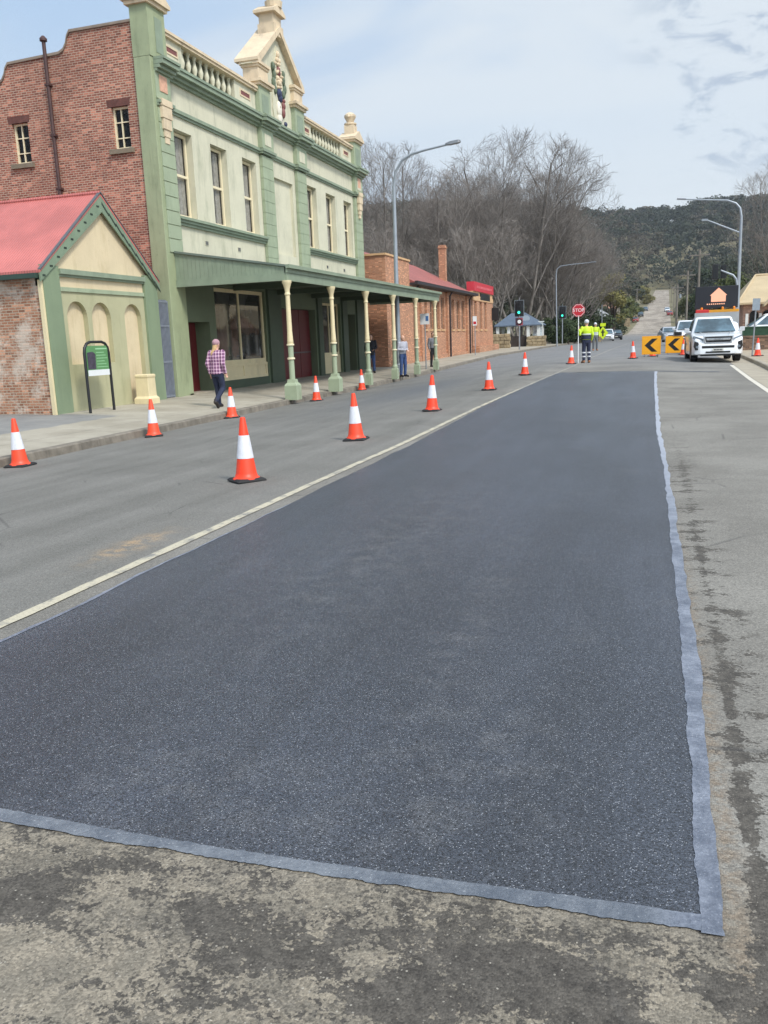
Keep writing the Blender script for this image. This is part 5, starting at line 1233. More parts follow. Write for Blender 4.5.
def house(name, label, x0, x1, y0, y1, z0, zw, zr, roofm, wallm, wins_, ov=.5, rx=None):
    h = thing(name, (x0,y0,z0), label, 'house')
    q = MB(); q.box(x0,x1,y0,y1,z0-1.5,zw); q.build('wall', wallm, h)
    rl = min(x1-x0, y1-y0)/2*.95
    q = MB(); q.loft([[(x0-ov,y0-ov,zw-.05),(x1+ov,y0-ov,zw-.05),(x1+ov,y1+ov,zw-.05),(x0-ov,y1+ov,zw-.05)],[(x0-ov,y0-ov,zw+.1),(x1+ov,y0-ov,zw+.1),(x1+ov,y1+ov,zw+.1),(x0-ov,y1+ov,zw+.1)],[(x0+(rx or rl),y0+rl,zr),(x1-(rx or rl),y0+rl,zr),(x1-(rx or rl),y1-rl,zr),(x0+(rx or rl),y1-rl,zr)]]); rf = q.build('roof', roofm, h)
    q = MB(); q.tube([(x0+(rx or rl),y0+rl,zr+.02),(x1-(rx or rl),y0+rl,zr+.02)],.14,6); q.tube([(x0-ov,y0-ov,zw+.12),(x0+(rx or rl),y0+rl,zr+.03)],.1,6); q.build('ridge_tiles', roofm, rf)
    for a, b, c, d in wins_:
        fr = frame_window(h, 'y', y0-.06, a, b, c, d, wpost, win_gl, mull=((a+b)/2,), fw=.1)
    return h
hs = house('tiled_house', 'brick house with tan tiled hip roof and dark verandah arches at the right', 7.5,24,78,92,.6,3.4,6.0,tileT,wallT,[],rx=1.5)
for x in (8.0,9.0,10.0,11.0):
    q = MB(); q.prism([(x,.8),(x+.66,.8),(x+.66,2.5)]+[(x+.33+.33*math.cos(R_(a)),2.5+.33*math.sin(R_(a))) for a in range(15,180,15)]+[(x,2.5)],'y',77.93,78.02); q.build('arch_opening', dark_m, hs)
q = MB(); [q.box(x-.1,x+.12,77.85,77.99,.6,2.6) for x in (7.78,8.82,9.82,10.82)]; q.build('verandah_column', wpost, hs)
q = MB(); q.prism([(9.1,3.3),(12.7,3.3),(10.9,4.9)],'y',76.6,79.5); q.build('gable', wallT, hs); q = MB(); q.prism([(8.9,3.3),(10.9,5.1),(12.9,3.3),(12.9,3.1),(10.9,4.85),(8.9,3.1)],'y',76.3,80.5); q.build('gable_roof', tileT, hs)
house('distant_house', 'small distant house with grey-tan roof among trees right of the hill road', 8.5,16,148,158,1.6,4.6,7.4,M('grey_tan_roof', (150,138,122), .8, var=.1),M('pale_weatherboard', (176,168,150), .8, var=.08),[(9.2,10.4,2.4,3.8),(12,13.2,2.4,3.8)])
house('distant_house', 'pale distant house high on the left bank of the hill road', -16,-8.5,290,300,hill_z(-12,295),hill_z(-12,295)+3.2,hill_z(-12,295)+5.8,M('rust_roof', (150,112,92), .8, var=.1),M('cream_board', (186,174,150), .8, var=.08),[(-14.5,-13,hill_z(-12,295)+1,hill_z(-12,295)+2.4)])
zz = hill_z(14, 235); house('distant_house', 'cream distant house with dark roof behind the power poles right of the hill road', 11.5,19,232,242,zz,zz+3.3,zz+6,M('charcoal_roof', (92,90,90), .8, var=.1),M('cream_board_wall', (196,186,164), .8, var=.08),[(12.4,13.8,zz+1,zz+2.4),(15.5,17,zz+1,zz+2.4)])
zz = hill_z(-13, 225); house('distant_house', 'white distant house low on the left bank of the hill road', -17,-9.5,222,232,zz,zz+3.2,zz+5.8,M('grey_iron_roof', (150,150,150), .6, var=.1),M('white_board_wall', (206,202,192), .8, var=.06),[(-15.6,-14.2,zz+1,zz+2.4),(-12.4,-11,zz+1,zz+2.4)])
zz = hill_z(20, 330); house('distant_house', 'brown brick distant house highest on the right of the hill road', 16,25,326,337,zz,zz+3.3,zz+6.4,M('brown_roof', (118,92,78), .8, var=.1),M('brown_wall', (150,120,100), .8, var=.08),[(17.4,19,zz+1,zz+2.4)])


for i, (x0, x1, y, h_, lb) in enumerate([(-10.5,-6.2,186,1.7,'pale stone retaining wall on the left bank at the foot of the hill road'),(-7.5,-4.9,238,2.2,'pale stone retaining wall farther up the left side of the hill road')]):
    zz = hill_z((x0+x1)/2, y); rubble_wall('stone_wall', lb, x0, x1, y, zz-.2, zz+h_, 20+i)
for i, (x, y, h, lb) in enumerate([(5.6,200,8.5,'slim pole between the third and fourth power poles on the right'),(7.2,262,8.5,'slim pole on the right of the hill road by the cream distant house'),(-6.0,182,6.5,'slim pole on the left bank by the pale retaining wall'),(9.4,420,10,'slim pole near the top right of the hill road')]):
    z = hill_z(x, y); p = thing('service_pole', (x,y,z), lb, 'pole', 'slim poles along the hill road')
    q = MB(); q.tube([(x,y,z-.3),(x,y,z+h)],[.13,.09],8); q.build('pole', wood, p, smooth=True)
    q = MB(); q.box(x-.7,x+.7,y-.12,y-.04,z+h-.5,z+h-.4); q.build('crossarm', wood, p)
# ------------------------------------------------------------------ people
def baked(mb, name, mat, parent, voxel=.014, smooth_it=3):
    me = bpy.data.meshes.new(name); me.from_pydata(mb.v, [], mb.f)
    bm = bmesh.new(); bm.from_mesh(me); bmesh.ops.recalc_face_normals(bm, faces=bm.faces); bm.to_mesh(me); bm.free()
    tmp = bpy.data.objects.new(name, me); COL.objects.link(tmp)
    r = tmp.modifiers.new('union', 'REMESH'); r.mode = 'VOXEL'; r.voxel_size = voxel
    s = tmp.modifiers.new('soft', 'SMOOTH'); s.iterations = smooth_it; s.factor = .5
    dg = bpy.context.evaluated_depsgraph_get(); out = bpy.data.meshes.new_from_object(tmp.evaluated_get(dg))
    bpy.data.objects.remove(tmp); bpy.data.meshes.remove(me)
    out.name = name; out.materials.clear(); out.materials.append(mat)
    out.polygons.foreach_set('use_smooth', [True]*len(out.polygons))
    o = bpy.data.objects.new(name, out); COL.objects.link(o)
    if parent is not None: o.parent = parent
    return o
def caps(mb, pts, rs, n=12):
    mb.tube(pts, rs, n)
    for p, r in zip(pts, rs): mb.ell(p, r*.995, 12, 8)
def elring(c, rx, ry, n=16): return [(c[0]+rx*math.cos(2*math.pi*k/n), c[1]+ry*math.sin(2*math.pi*k/n), c[2]) for k in range(n)]
skin = M('skin', (206,160,134), .55, var=.05, vs=9)
def person(label, pose, shirt, trousers, shoes, hair, cap=None, coat_len=.0, sleeve=1.0, extras=None):
    """local frame: faces -Y, feet on z=0, 1.75 m"""
    p = thing('person', (0,0,0), label, 'person')
    L = lambda k, d: Vector(pose.get(k, d))
    lean = pose.get('lean', 0.0)
    pel = Vector((0, 0, .94)); che = Vector((0, lean*.35, 1.30)); nec = Vector((0, lean*.5, 1.50)); hd = L('head', (0, lean*.5-.02, 1.635))
    sh = {s: Vector((s*.185, lean*.45, 1.42)) for s in (-1, 1)}
    el = {-1: L('le', (-.25, .03, 1.14)), 1: L('re', (.25, .03, 1.14))}
    wr = {-1: L('lw', (-.25, -.07, .90)), 1: L('rw', (.25, -.07, .90))}
    kn = {-1: L('lk', (-.105, -.02, .50)), 1: L('rk', (.105, -.02, .50))}
    an = {-1: L('la', (-.11, .02, .09)), 1: L('ra', (.11, .02, .09))}
    toe = {s: L('lt' if s < 0 else 'rt', tuple(an[s]+Vector((s*.03, -.17, -.055)))) for s in (-1, 1)}
    # body: one surface
    b = MB()
    b.loft([elring(pel+Vector((0,0,-.08)), .14, .10), elring(pel+Vector((0,0,.02)), .155, .11), elring((pel+che)/2, .138, .098), elring(che, .165, .11), elring(Vector((0,lean*.45,1.42)), .15, .09), elring(nec+Vector((0,0,-.03)), .07, .06)])
    caps(b, [nec-Vector((0,0,.06)), nec+Vector((0,0,.02)), hd-Vector((0,0,.06))], [.066,.056,.058])
    b.ell(hd, (.077,.098,.115), 16, 12); b.ell(hd+Vector((0,-.03,-.06)), (.056,.066,.062), 12, 8)
    fd = pose.get('face', -1)
    b.loft([elring(hd+Vector((0,-.088,.012)), .009, .012, 8), elring(hd+Vector((0,-.104,-.018)), .017, .018, 8), elring(hd+Vector((0,-.094,-.032)), .013, .012, 8)])
    for s in (-1, 1): b.ell(hd+Vector((s*.079,.012,-.005)), (.014,.024,.034), 8, 6)
    b.ell(hd+Vector((0,-.093,-.062)), (.026,.012,.009), 8, 6)
    for s in (-1, 1):
        caps(b, [sh[s], el[s], wr[s]], [.056,.043,.029])
        caps(b, [pel+Vector((s*.085,0,-.04)), kn[s], an[s]], [.086,.056,.04])
        f = toe[s]-an[s]; caps(b, [an[s]+Vector((0,.03,-.035)), an[s]+f*.6, toe[s]], [.04,.038,.03])
        # hand: palm, four unequal curled fingers, thumb from its side
        d = (wr[s]-el[s]).normalized(); side = Vector((0,-1,0)); side = (side-d*side.dot(d)).normalized(); nrm = d.cross(side).normalized()*(-s)
        if pose.get('grip') == s: pass
        b.loft([[tuple(wr[s]+d*t_+side*a*w_+nrm*c_*th) for a, c_ in ((1,.5),(1,-.5),(-1,-.5),(-1,.5))] for t_, w_, th in ((-.01,.024,.036),(.03,.036,.034),(.085,.04,.028))])
        for k, ln in enumerate((.062,.072,.068,.052)):
            o = wr[s]+d*.08+side*(.03-.02*k); c1_ = o+d*ln*.5+nrm*.008; c2_ = o+d*ln*.85+nrm*.03; b.tube([o-d*.02, c1_, c2_], [.0105,.0095,.008], 8)
        o = wr[s]+d*.03+side*.034; b.tube([o-side*.012, o+side*.022+d*.03, o+side*.024+d*.058+nrm*.012], [.012,.011,.009], 8)
    body = baked(b, 'body', skin, p, .0105, 2)
    # trousers
    q = MB()
    q.loft([elring(pel+Vector((0,0,-.14)), .15, .11), elring(pel+Vector((0,0,-.04)), .172, .125), elring(pel+Vector((0,0,.07)), .158, .115)])
    for s in (-1, 1): caps(q, [pel+Vector((s*.085,0,-.05)), kn[s], an[s]+Vector((0,0,.005))], [.1,.076,.062])
    tr = baked(q, 'trousers', trousers, p)
    for s in (-1, 1):
        f = (toe[s]-an[s]); q = MB(); caps(q, [an[s]+Vector((0,.035,-.035))-f*.02, an[s]+f*.55, toe[s]+f*.08], [.052,.05,.04]); caps(q, [an[s], an[s]+Vector((0,0,.02))], [.052,.055]); baked(q, 'shoe', shoes, p, .012)
    # top
    q = MB(); lo = pel.z+.03-coat_len
    q.loft([elring(Vector((0,0,lo)), .178+coat_len*.06, .135), elring(pel+Vector((0,0,.08)), .172, .128), elring((pel+che)/2+Vector((0,0,.03)), .165, .122), elring(che, .19, .132), elring(Vector((0,lean*.45,1.43)), .165, .105), elring(nec+Vector((0,0,-.01)), .082, .075)])
    for s in (-1, 1):
        w2 = el[s].lerp(wr[s], .93) if sleeve > .9 else sh[s].lerp(el[s], .75)
        caps(q, [sh[s], el[s], w2] if sleeve > .9 else [sh[s], w2], [.078,.06,.048] if sleeve > .9 else [.078,.064])
    top = baked(q, 'shirt', shirt, p)
    # hair and cap
    if hair:
        q = MB()
        q.ell(hd+Vector((0,.016,.026)), (.084,.096,.102), 14, 10)
        hm, length = hair
        if length > 0: q.loft([elring(hd+Vector((0,.06,.0)), .07, .04, 12), elring(hd+Vector((.02,.08,-.12)), .06, .035, 12), elring(hd+Vector((.07,.11,-length)), .05, .028, 12), elring(hd+Vector((.09,.11,-length-.12)), .02, .015, 12)])
        baked(q, 'hair', hm, p, .012)
    if cap:
        q = MB(); q.ell(hd+Vector((0,.012,.04)), (.096,.114,.098), 14, 10); 
        if cap[1]: q.loft([elring(hd+Vector((0,-.09,.045)), .07, .05, 12), elring(hd+Vector((0,-.125,.035)), .06, .05, 12)])
        baked(q, 'cap', cap[0], p, .011)
    ey = MB()
    for s in (-1, 1): ey.ell(hd+Vector((s*.031,-.087,.008)), (.011,.006,.007), 8, 6)
    ey.build('eyes', M('eye_dark', (40,34,30), .3), p, smooth=True)
    return p, dict(tr=tr, top=top, body=body, hd=hd, an=an, kn=kn, pel=pel)
def mat_plaid():
    m, t, b = new_mat('plaid_flannel'); s = t.n('ShaderNodeSeparateXYZ'); t.l(t.coord(), s.inputs[0])
    def stripes(x, pitch, w_, off=0.0):
        f = t.math('FRACT', t.math('ADD', t.math('DIVIDE', x, pitch), off)); return t.math('LESS_THAN', f, w_)
    ax = t.math('ADD', s.outputs[0], t.math('MULTIPLY', s.outputs[1], .4))
    c = t.mix(t.math('MULTIPLY', stripes(ax, .085, .45), .7), lin((178,120,150)), lin((84,58,98)))
    c = t.mix(t.math('MULTIPLY', stripes(s.outputs[2], .085, .45), .6), c, lin((90,56,84)))
    c = t.mix(t.math('MULTIPLY', stripes(ax, .085, .12, .3), .8), c, lin((222,206,212)))
    c = t.mix(t.math('MULTIPLY', stripes(s.outputs[2], .085, .12, .3), .8), c, lin((222,200,208)))
    t.l(c, b.inputs['Base Color']); b.inputs['Roughness'].default_value = .9; return m
navy = M('navy_trousers', (34,40,62), .85, var=.2, vs=9); jean = M('blue_jeans', (52,72,112), .85, var=.2, vs=9); charc = M('charcoal_cloth', (34,34,40), .85, var=.2, vs=9); greyk = M('grey_jumper', (164,164,172), .9, var=.1, vs=10)
hiv = M('hi_vis_yellow', (188,214,34), .55, var=.06, vs=8); refl = M('silver_tape', (206,208,210), .35, var=.05); bshoe = M('dark_shoe', (40,34,32), .7); tanb = M('tan_boot', (150,104,72), .8); blond = M('blond_hair', (202,166,118), .7, var=.25, vs=30); brownh = M('brown_hair', (62,46,38), .7, var=.25, vs=30); greyh = M('thin_grey_hair', (172,160,150), .7, var=.15, vs=30)
pinkc = M('dusty_pink_cap', (164,128,134), .85, var=.1, vs=12); whitec = M('white_cap', (206,208,214), .6)
# woman walking away
p1, i1 = person('person in pink and purple plaid shirt and dusty pink cap walking away along the footpath', dict(lean=-.06, lk=(-.10,-.06,.50), la=(-.11,.30,.20), lt=(-.115,.24,.045), rk=(.10,-.10,.50), ra=(.10,-.12,.09), le=(-.235,.06,1.13), lw=(-.225,-.04,.9), re=(.235,.08,1.14), rw=(.215,-.0,.89)), mat_plaid(), navy, bshoe, (blond,.2), (pinkc, False), coat_len=.10)
place(p1, (-10.75, 19.9, path_z(-10.75,19.9)), math.pi-.12)
p2, i2 = person('person in dark jacket and jeans standing half hidden behind the third verandah post', dict(re=(.24,.06,1.14), rw=(.12,-.16,1.06)), charc, jean, bshoe, (brownh,0), coat_len=.16)
place(p2, (-12.15, 37.2, path_z(-12.15,37.2)), .3)
p3, i3 = person('balding person in grey jumper and jeans with hands together by the verandah post', dict(le=(-.24,.02,1.15), lw=(-.02,-.24,1.12), re=(.24,.02,1.15), rw=(.06,-.26,1.10)), greyk, jean, bshoe, None)
q = MB(); q.ell(i3['hd']+Vector((0,.03,.0)), (.083,.082,.075), 14, 10); baked(q, 'hair', greyh, p3, .011)
place(p3, (-10.02, 35.0, path_z(-10.05,35.0)), .95)
p4, i4 = person('person in grey top and black trousers standing past the last verandah post', dict(re=(.24,.0,1.14), rw=(.10,-.2,1.12)), M('grey_top', (110,110,114), .9), M('black_trousers', (26,26,30), .9), bshoe, (brownh,.12))
place(p4, (-10.7, 43.1, path_z(-10.7,43.1)), .8)
# worker with the bat: right hand holds the pole (pole stands at his side)
p5, i5 = person('road worker in yellow hi-vis shirt and navy trousers holding the stop bat', dict(re=(.29,.05,1.17), rw=(.32,.02,1.36), le=(-.25,.03,1.14), lw=(-.24,-.1,.93)), hiv, navy, tanb, (brownh,0), (whitec, True), coat_len=.02)
def band(parent, name, c, rx, ry, h, mat):
    q = MB(); n = 20; lo = elring(c, rx, ry, n); hi = elring(Vector(c)+Vector((0,0,h)), rx, ry, n); q.loft([lo, hi], cap=False); o = q.build(name, mat, None); o.parent = parent; return o
band(i5['top'], 'navy_panel', (0,0,.965), .192, .144, .17, navy)
band(i5['top'], 'reflective_tape', (0,0,1.15), .192, .142, .04, refl)
for s in (-1, 1):
    band(i5['tr'], 'reflective_tape', (s*.108,-.012,.40), .078, .078, .05, refl); band(i5['tr'], 'reflective_tape', (s*.109,0,.24), .075, .075, .05, refl)
place(p5, (-2.48, 36.45, road_z(-2.48,36.45)+.004), math.pi+.35)
p6, i6 = person('second road worker in yellow hi-vis vest standing beyond the stop bat', dict(), hiv, M('grey_trousers', (96,100,104), .85), tanb, (brownh,0), (whitec, True))
band(i6['top'], 'pale_panel', (0,0,.965), .188, .142, .2, M('pale_cloth', (176,184,176), .8))
place(p6, (-3.3, 56.5, road_z(-3.3,56.5)), .2)
# ------------------------------------------------------------------ trees
def mesh_fast(name, verts, faces, mat):
    me = bpy.data.meshes.new(name); me.from_pydata(verts, [], faces); me.materials.append(mat); me.update(); return me
def perp(d, rng):
    u = Vector((rng.gauss(0,1), rng.gauss(0,1), rng.gauss(0,1))); u -= d*u.dot(d); return u.normalized()
class TW:
    def __init__(self): self.v = []; self.f = []
    def tube(self, pts, rs, n):
        o = len(self.v); d0 = (pts[1]-pts[0]).normalized(); u = d0.orthogonal().normalized(); w_ = d0.cross(u)
        cs = [(math.cos(2*math.pi*k/n), math.sin(2*math.pi*k/n)) for k in range(n)]
        for p, r in zip(pts, rs):
            for c, s in cs: self.v.append((p.x+(u.x*c+w_.x*s)*r, p.y+(u.y*c+w_.y*s)*r, p.z+(u.z*c+w_.z*s)*r))
        for k in range(len(pts)-1):
            for i in range(n):
                j = (i+1) % n; self.f.append((o+k*n+i, o+k*n+j, o+(k+1)*n+j, o+(k+1)*n+i))
def mat_bark(name, c1, c2):
    m, t, b = new_mat(name); f = t.ramp(t.noise(t.coord(1,1,.3), 1.4, 6, .65), .35, .68)
    t.l(t.mix(f, lin(c1), lin(c2)), b.inputs['Base Color']); b.inputs['Roughness'].default_value = .9
    t.l(t.bump(t.noise(t.coord(1,1,.3), 9, 4, .6), .5, .03), b.inputs['Normal']); return m
bark = mat_bark('bare_bark', (86,80,74), (142,134,126)); twig_m = mat_bark('bare_twigs', (112,105,98), (140,132,125)); bark_d = mat_bark('dark_bark', (58,48,40), (92,80,68))
def bare_tree_meshes(seed, H=20.0, stems=3, spread=.5, lean=(0,0), wide=.42, low=.16):
    """crown kept inside a rounded envelope, so that the fine twigs end on one soft outline"""
    rng = random.Random(seed); T, B = TW(), TW()
    zc, rz, rx = H*(.5+low/2), H*(.5-low/2), H*wide
    def inside(p):
        x = (p.x-lean[0]*p.z)/rx; y = (p.y-lean[1]*p.z)/rx; z = (p.z-zc)/rz
        return x*x+y*y+(z*z if z > 0 else z*z*.6) < 1.0+.16*mnoise.noise(p*(.35))
    def grow(p, d, L, r, lvl):
        nseg = (9, 6, 4, 3, 2)[lvl]; pts = [p.copy()]; rs = [r]; dd = d.copy()
        up = (.07, .11, .13, .13, .07)[lvl]; wb = (.10, .13, .16, .18, .2)[lvl]
        for k in range(nseg):
            dd = (dd+perp(dd, rng)*wb*rng.random()+Vector((0,0,up))*(.5+rng.random()*.6)).normalized()
            q = p+dd*(L/nseg)
            if k > 0 and not inside(q) and q.z > H*low*.6: break
            p = q; pts.append(p.copy()); rs.append(r*(1-.72*(k+1)/nseg))
        if len(pts) < 2: return
        (T if lvl < 2 else B).tube(pts, rs, (8, 5, 3, 3, 3)[lvl])
        if lvl >= 4: return
        ns = len(pts)-1; nc = int((10, 9, 7, 5)[lvl]*(.45+.55*ns/nseg)+rng.random())
        for k in range(nc):
            s = min(.99, (.2, .14, .12, .1)[lvl]+.86*(k+rng.random())/nc)
            i = min(ns-1, int(s*ns)); fr = s*ns-i; q = pts[i].lerp(pts[i+1], fr); base = (pts[i+1]-pts[i]).normalized()
            ang = R_(rng.uniform(22, 55) if lvl < 3 else rng.uniform(16, 46)); cd_ = (base*math.cos(ang)+perp(base, rng)*math.sin(ang)).normalized()
            rr_ = rs[i]*(1-fr)+rs[i+1]*fr
            grow(q, cd_, L*rng.uniform(.42, .68)*(1.05-.3*s), max(.010, rr_*.52), lvl+1)
    for k in range(stems):
        a = 2*math.pi*(k+rng.random()*.6)/stems; sp = spread*rng.uniform(.5, 1.15)
        d = Vector((math.cos(a)*sp+lean[0], math.sin(a)*sp+lean[1], 1)).normalized()
        grow(Vector((math.cos(a)*.2, math.sin(a)*.2, -.3)), d, H*rng.uniform(.9, 1.05), H*.0078*rng.uniform(.8, 1.15), 0)
    return mesh_fast('trunk', T.v, T.f, bark), mesh_fast('crown', B.v, B.f, twig_m), max(p[2] for p in B.v)
BT = [bare_tree_meshes(11, 20, 3, .40, wide=.36), bare_tree_meshes(23, 20, 4, .55, wide=.44), bare_tree_meshes(37, 20, 3, .32, wide=.32), bare_tree_meshes(51, 20, 3, .65, (.3,-.1), wide=.46, low=.1)]
print('twig faces', [len(b[1].polygons) for b in BT])
def bare(i, x, y, s, rz, label, sx=1.0):
    t_ = thing('bare_tree', (x,y,hill_z(x,y)), label, 'tree', 'bare winter trees behind the library and lychgate', rz)
    s = s/BT[i][2]
    for nm, me in zip(('trunk','crown'), BT[i][:2]):
        o = bpy.data.objects.new(nm, me); COL.objects.link(o); o.parent = t_
    t_.scale = (s*sx, s*sx, s); return t_
# proto, x, y, height in metres, turn, label, extra width
bare(0, -27.5, 90, 22.5, .3, 'tall bare tree behind the right end of the hall, left of the lamp pole')
bare(2, -31.5, 88, 21, 2.1, 'narrow bare tree at the far left, showing right beside the hall parapet')
bare(1, -23.5, 94, 20, 1.1, 'broad bare tree behind the library chimney')
bare(0, -19.5, 92, 19, 4.0, 'bare tree rising behind the library roof sign')
bare(3, -17.5, 93, 15.5, 2.6, 'bare tree with sprawling low limbs behind the lychgate roof', 1.25)
bare(1, -14.2, 100, 24.5, .0, 'tallest bare tree of the row, its crown above the lychgate', 1.05)
bare(2, -11.6, 103, 20.5, 5.2, 'upright bare tree just right of the tallest one')
bare(3, -12.3, 108, 15, .2, 'leaning bare tree whose limbs reach right over the stop bat', 1.35)
bare(1, -11.5, 124, 17, 3.3, 'bare tree farther up the left kerb, right end of the row', 1.2)
bare(0, -21.5, 116, 23, 2.2, 'bare tree in the second row above the library ridge')
bare(3, -29.0, 112, 21, 1.0, 'bare tree in the second row behind the street lamp head', 1.1)
bare(2, -17.5, 122, 22, .7, 'bare tree in the second row filling the gap left of the tallest', 1.15)
bare(1, -13.5, 136, 16, 4.4, 'bare tree low at the foot of the wooded hill', 1.2)
bare(3, -25.0, 86, 13.5, 3.6, 'low spreading bare tree just over the library roof', 1.3)
bare(0, -16.0, 88, 13, 5.6, 'low spreading bare tree close behind the lychgate', 1.35)
bare(1, -20.5, 104, 17, 2.9, 'bushy bare tree between the chimney and the roof sign', 1.25)
bare(3, -12.5, 116, 14, 4.9, 'low twiggy bare tree above the hedge', 1.35)
bare(0, -32.0, 118, 20, 5.0, 'bare tree in the second row behind the hall parapet end', 1.15)
bare(1, -17.2, 108, 19, 1.9, 'fine twiggy bare tree in the second row behind the lychgate', 1.1)
bare(0, -14.6, 114, 19.5, 3.0, 'fine twiggy bare tree in the second row behind the tallest one', 1.2)
bare(1, -11.2, 132, 15.5, 5.5, 'rounded bare tree nearest the yellow-green tree', 1.25)
bare(0, -24.5, 108, 19.5, 4.7, 'fine twiggy bare tree in the second row above the chimney', 1.2)
bare(0, 13.6, 104, 19.0, 1.7, 'bare tree at the right frame edge above the tiled house')
bare(2, 17.0, 112, 18, 3.9, 'thin bare tree behind the roof of the tiled house')
def mat_leaf(name, c1, c2, c3):
    m, t, b = new_mat(name); P = t.coord()
    f = t.ramp(t.noise(P, .55, 5, .7), .32, .68); g = t.ramp(t.noise(P, 3.5, 4, .7), .4, .7)
    c = t.mix(f, lin(c1), lin(c2)); c = t.mix(t.math('MULTIPLY', g, .6), c, lin(c3))
    t.l(c, b.inputs['Base Color']); b.inputs['Roughness'].default_value = .75; b.inputs['Specular IOR Level'].default_value = .25; return m
def leaves(v, f, c, rad, n, size, rng, hollow=.45):
    for _ in range(n):
        while True:
            q = Vector((rng.uniform(-1,1), rng.uniform(-1,1), rng.uniform(-1,1)))
            if q.length <= 1: break
        if q.length < hollow: q = q.normalized()*rng.uniform(hollow, 1)
        p = Vector((c[0]+q.x*rad[0], c[1]+q.y*rad[1], c[2]+q.z*rad[2]))
        nq = (q.normalized()+Vector((rng.gauss(0,.45), rng.gauss(0,.45), rng.gauss(0,.45))) if q.length > .05 else Vector((0,0,1))).normalized(); a = perp(nq, rng); b = nq.cross(a); s = size*rng.uniform(.6,1.35)
        a = a*s; b = b*s*.6; o = len(v)
        v += [tuple(p-a), tuple(p+b), tuple(p+a), tuple(p-b)]; f.append((o,o+1,o+2,o+3))
def leafy(name, label, cat, x, y, h, w_, mat, seed, n=4200, size=.16, clumps=14, low=.25, group=None, bk=None):
    rng = random.Random(seed); z0 = hill_z(x, y); t_ = thing(name, (x,y,z0), label, cat, group)
    v, f = [], []; T = TW(); top = []
    for k in range(clumps):
        a = rng.uniform(0, 6.283); rr_ = w_*.5*math.sqrt(rng.random())*.75; zz = h*(low+(1-low)*rng.random()**.8*.86)
        fall = 1-.55*max(0, (zz/h-.55)/.45); c = (math.cos(a)*rr_*fall, math.sin(a)*rr_*fall, zz); top.append(c)
        r = w_*rng.uniform(.16,.28); leaves(v, f, c, (r, r, r*.75), n//clumps, size, rng)
    T.tube([Vector((0,0,-.3)), Vector((.05*w_,0,h*.3)), Vector((0,.02*w_,h*.62))], [h*.03+.04, h*.022+.03, h*.01+.02], 7)
    for c in top[:8]: T.tube([Vector((0,0,h*rng.uniform(.15,.4))), Vector(c)*.6+Vector((0,0,h*.12)), Vector(c)], [h*.012+.02, h*.008+.015, .015], 4)
    for nm, (vv, ff, mm) in (('trunk', (T.v, T.f, bk or bark_d)), ('crown', (v, f, mat))):
        o = bpy.data.objects.new(nm, mesh_fast(nm, vv, ff, mm)); COL.objects.link(o); o.parent = t_
    return t_
lf_d = mat_leaf('evergreen_leaves', (40,52,32), (60,70,42), (30,38,26)); lf_o = mat_leaf('olive_leaves', (80,86,52), (112,114,66), (58,64,38)); lf_y = mat_leaf('yellowing_leaves', (104,102,58), (132,122,72), (78,78,46)); lf_g = mat_leaf('bush_leaves', (50,64,40), (76,88,54), (36,46,30))
leafy('evergreen_tree', 'dark evergreen tree rising between hall and lamp pole behind the library', 'tree', -31, 105, 12.5, 6, lf_d, 3, 5200, .24, 18, .1)
leafy('yellow_tree', 'yellow-green tree beside the left edge of the hill road', 'tree', -6.0, 150, 11.2, 6.6, lf_y, 5, 4200, .18, 16, .3)
leafy('evergreen_tree', 'dark round evergreen between the yellow tree and the parked cars', 'tree', -8.6, 138, 6.4, 6.5, lf_g, 6, 4200, .2, 14, .1)
leafy('evergreen_tree', 'dense dark green tree behind the message board at the right', 'tree', 11.0, 122, 9.2, 8.5, mat_leaf('deep_green_leaves', (62,74,38), (92,98,50), (46,56,30)), 7, 6000, .22, 18, .12)
leafy('evergreen_tree', 'olive tree further right above the tiled roof', 'tree', 17.0, 128, 8.8, 7, lf_o, 8, 4200, .22, 14, .2)
leafy('hill_road_tree', 'olive tree on the left bank of the hill road above the red car', 'tree', -6.5, 255, 8, 7, lf_o, 9, 2600, .3, 12, .1)
leafy('hill_road_tree', 'pale green tree at the top left of the hill road', 'tree', -2.5, 420, 9, 9, lf_y, 10, 2600, .4, 12, .1)
leafy('hill_road_tree', 'dark tree at the right verge of the hill road behind the power poles', 'tree', 13, 210, 9.5, 9, lf_d, 12, 3600, .3, 14, .05)
leafy('hill_road_tree', 'dark bushy tree right of the street beyond the tallest power pole', 'tree', 9.5, 165, 7.5, 7, lf_g, 15, 3600, .25, 14, .05)
leafy('hill_road_tree', 'green tree beside the cream distant house right of the hill road', 'tree', 10.2, 250, 8.5, 8, lf_o, 16, 3200, .3, 14, .05)
leafy('hill_road_tree', 'tall dark tree on the right of the hill road near its top', 'tree', 21, 360, 16, 14, lf_d, 13, 3600, .5, 14, .05)
for k, (x, y, h, w_, lb) in enumerate([(-8.6,96,3.0,3.4,'rounded green shrub of the hedge nearest the notice board'),(-7.8,101,2.7,3.2,'green shrub of the hedge in the middle, behind the traffic light'),(-7.2,106,2.5,3.4,'low green shrub at the right end of the hedge'),(-10.3,99,3.6,3.6,'taller dark shrub behind the notice board')]):
    leafy('hedge_shrub', lb, 'shrub', x, y, h, w_, lf_g, 30+k, 2600, .12, 12, .08, 'shrubs of the hedge by the lychgate')
leafy('hedge_shrub', 'ivy-covered dark bush left of the lychgate behind the stone wall', 'shrub', -15.8, 82, 3.2, 4, lf_d, 44, 2600, .13, 12, .08)
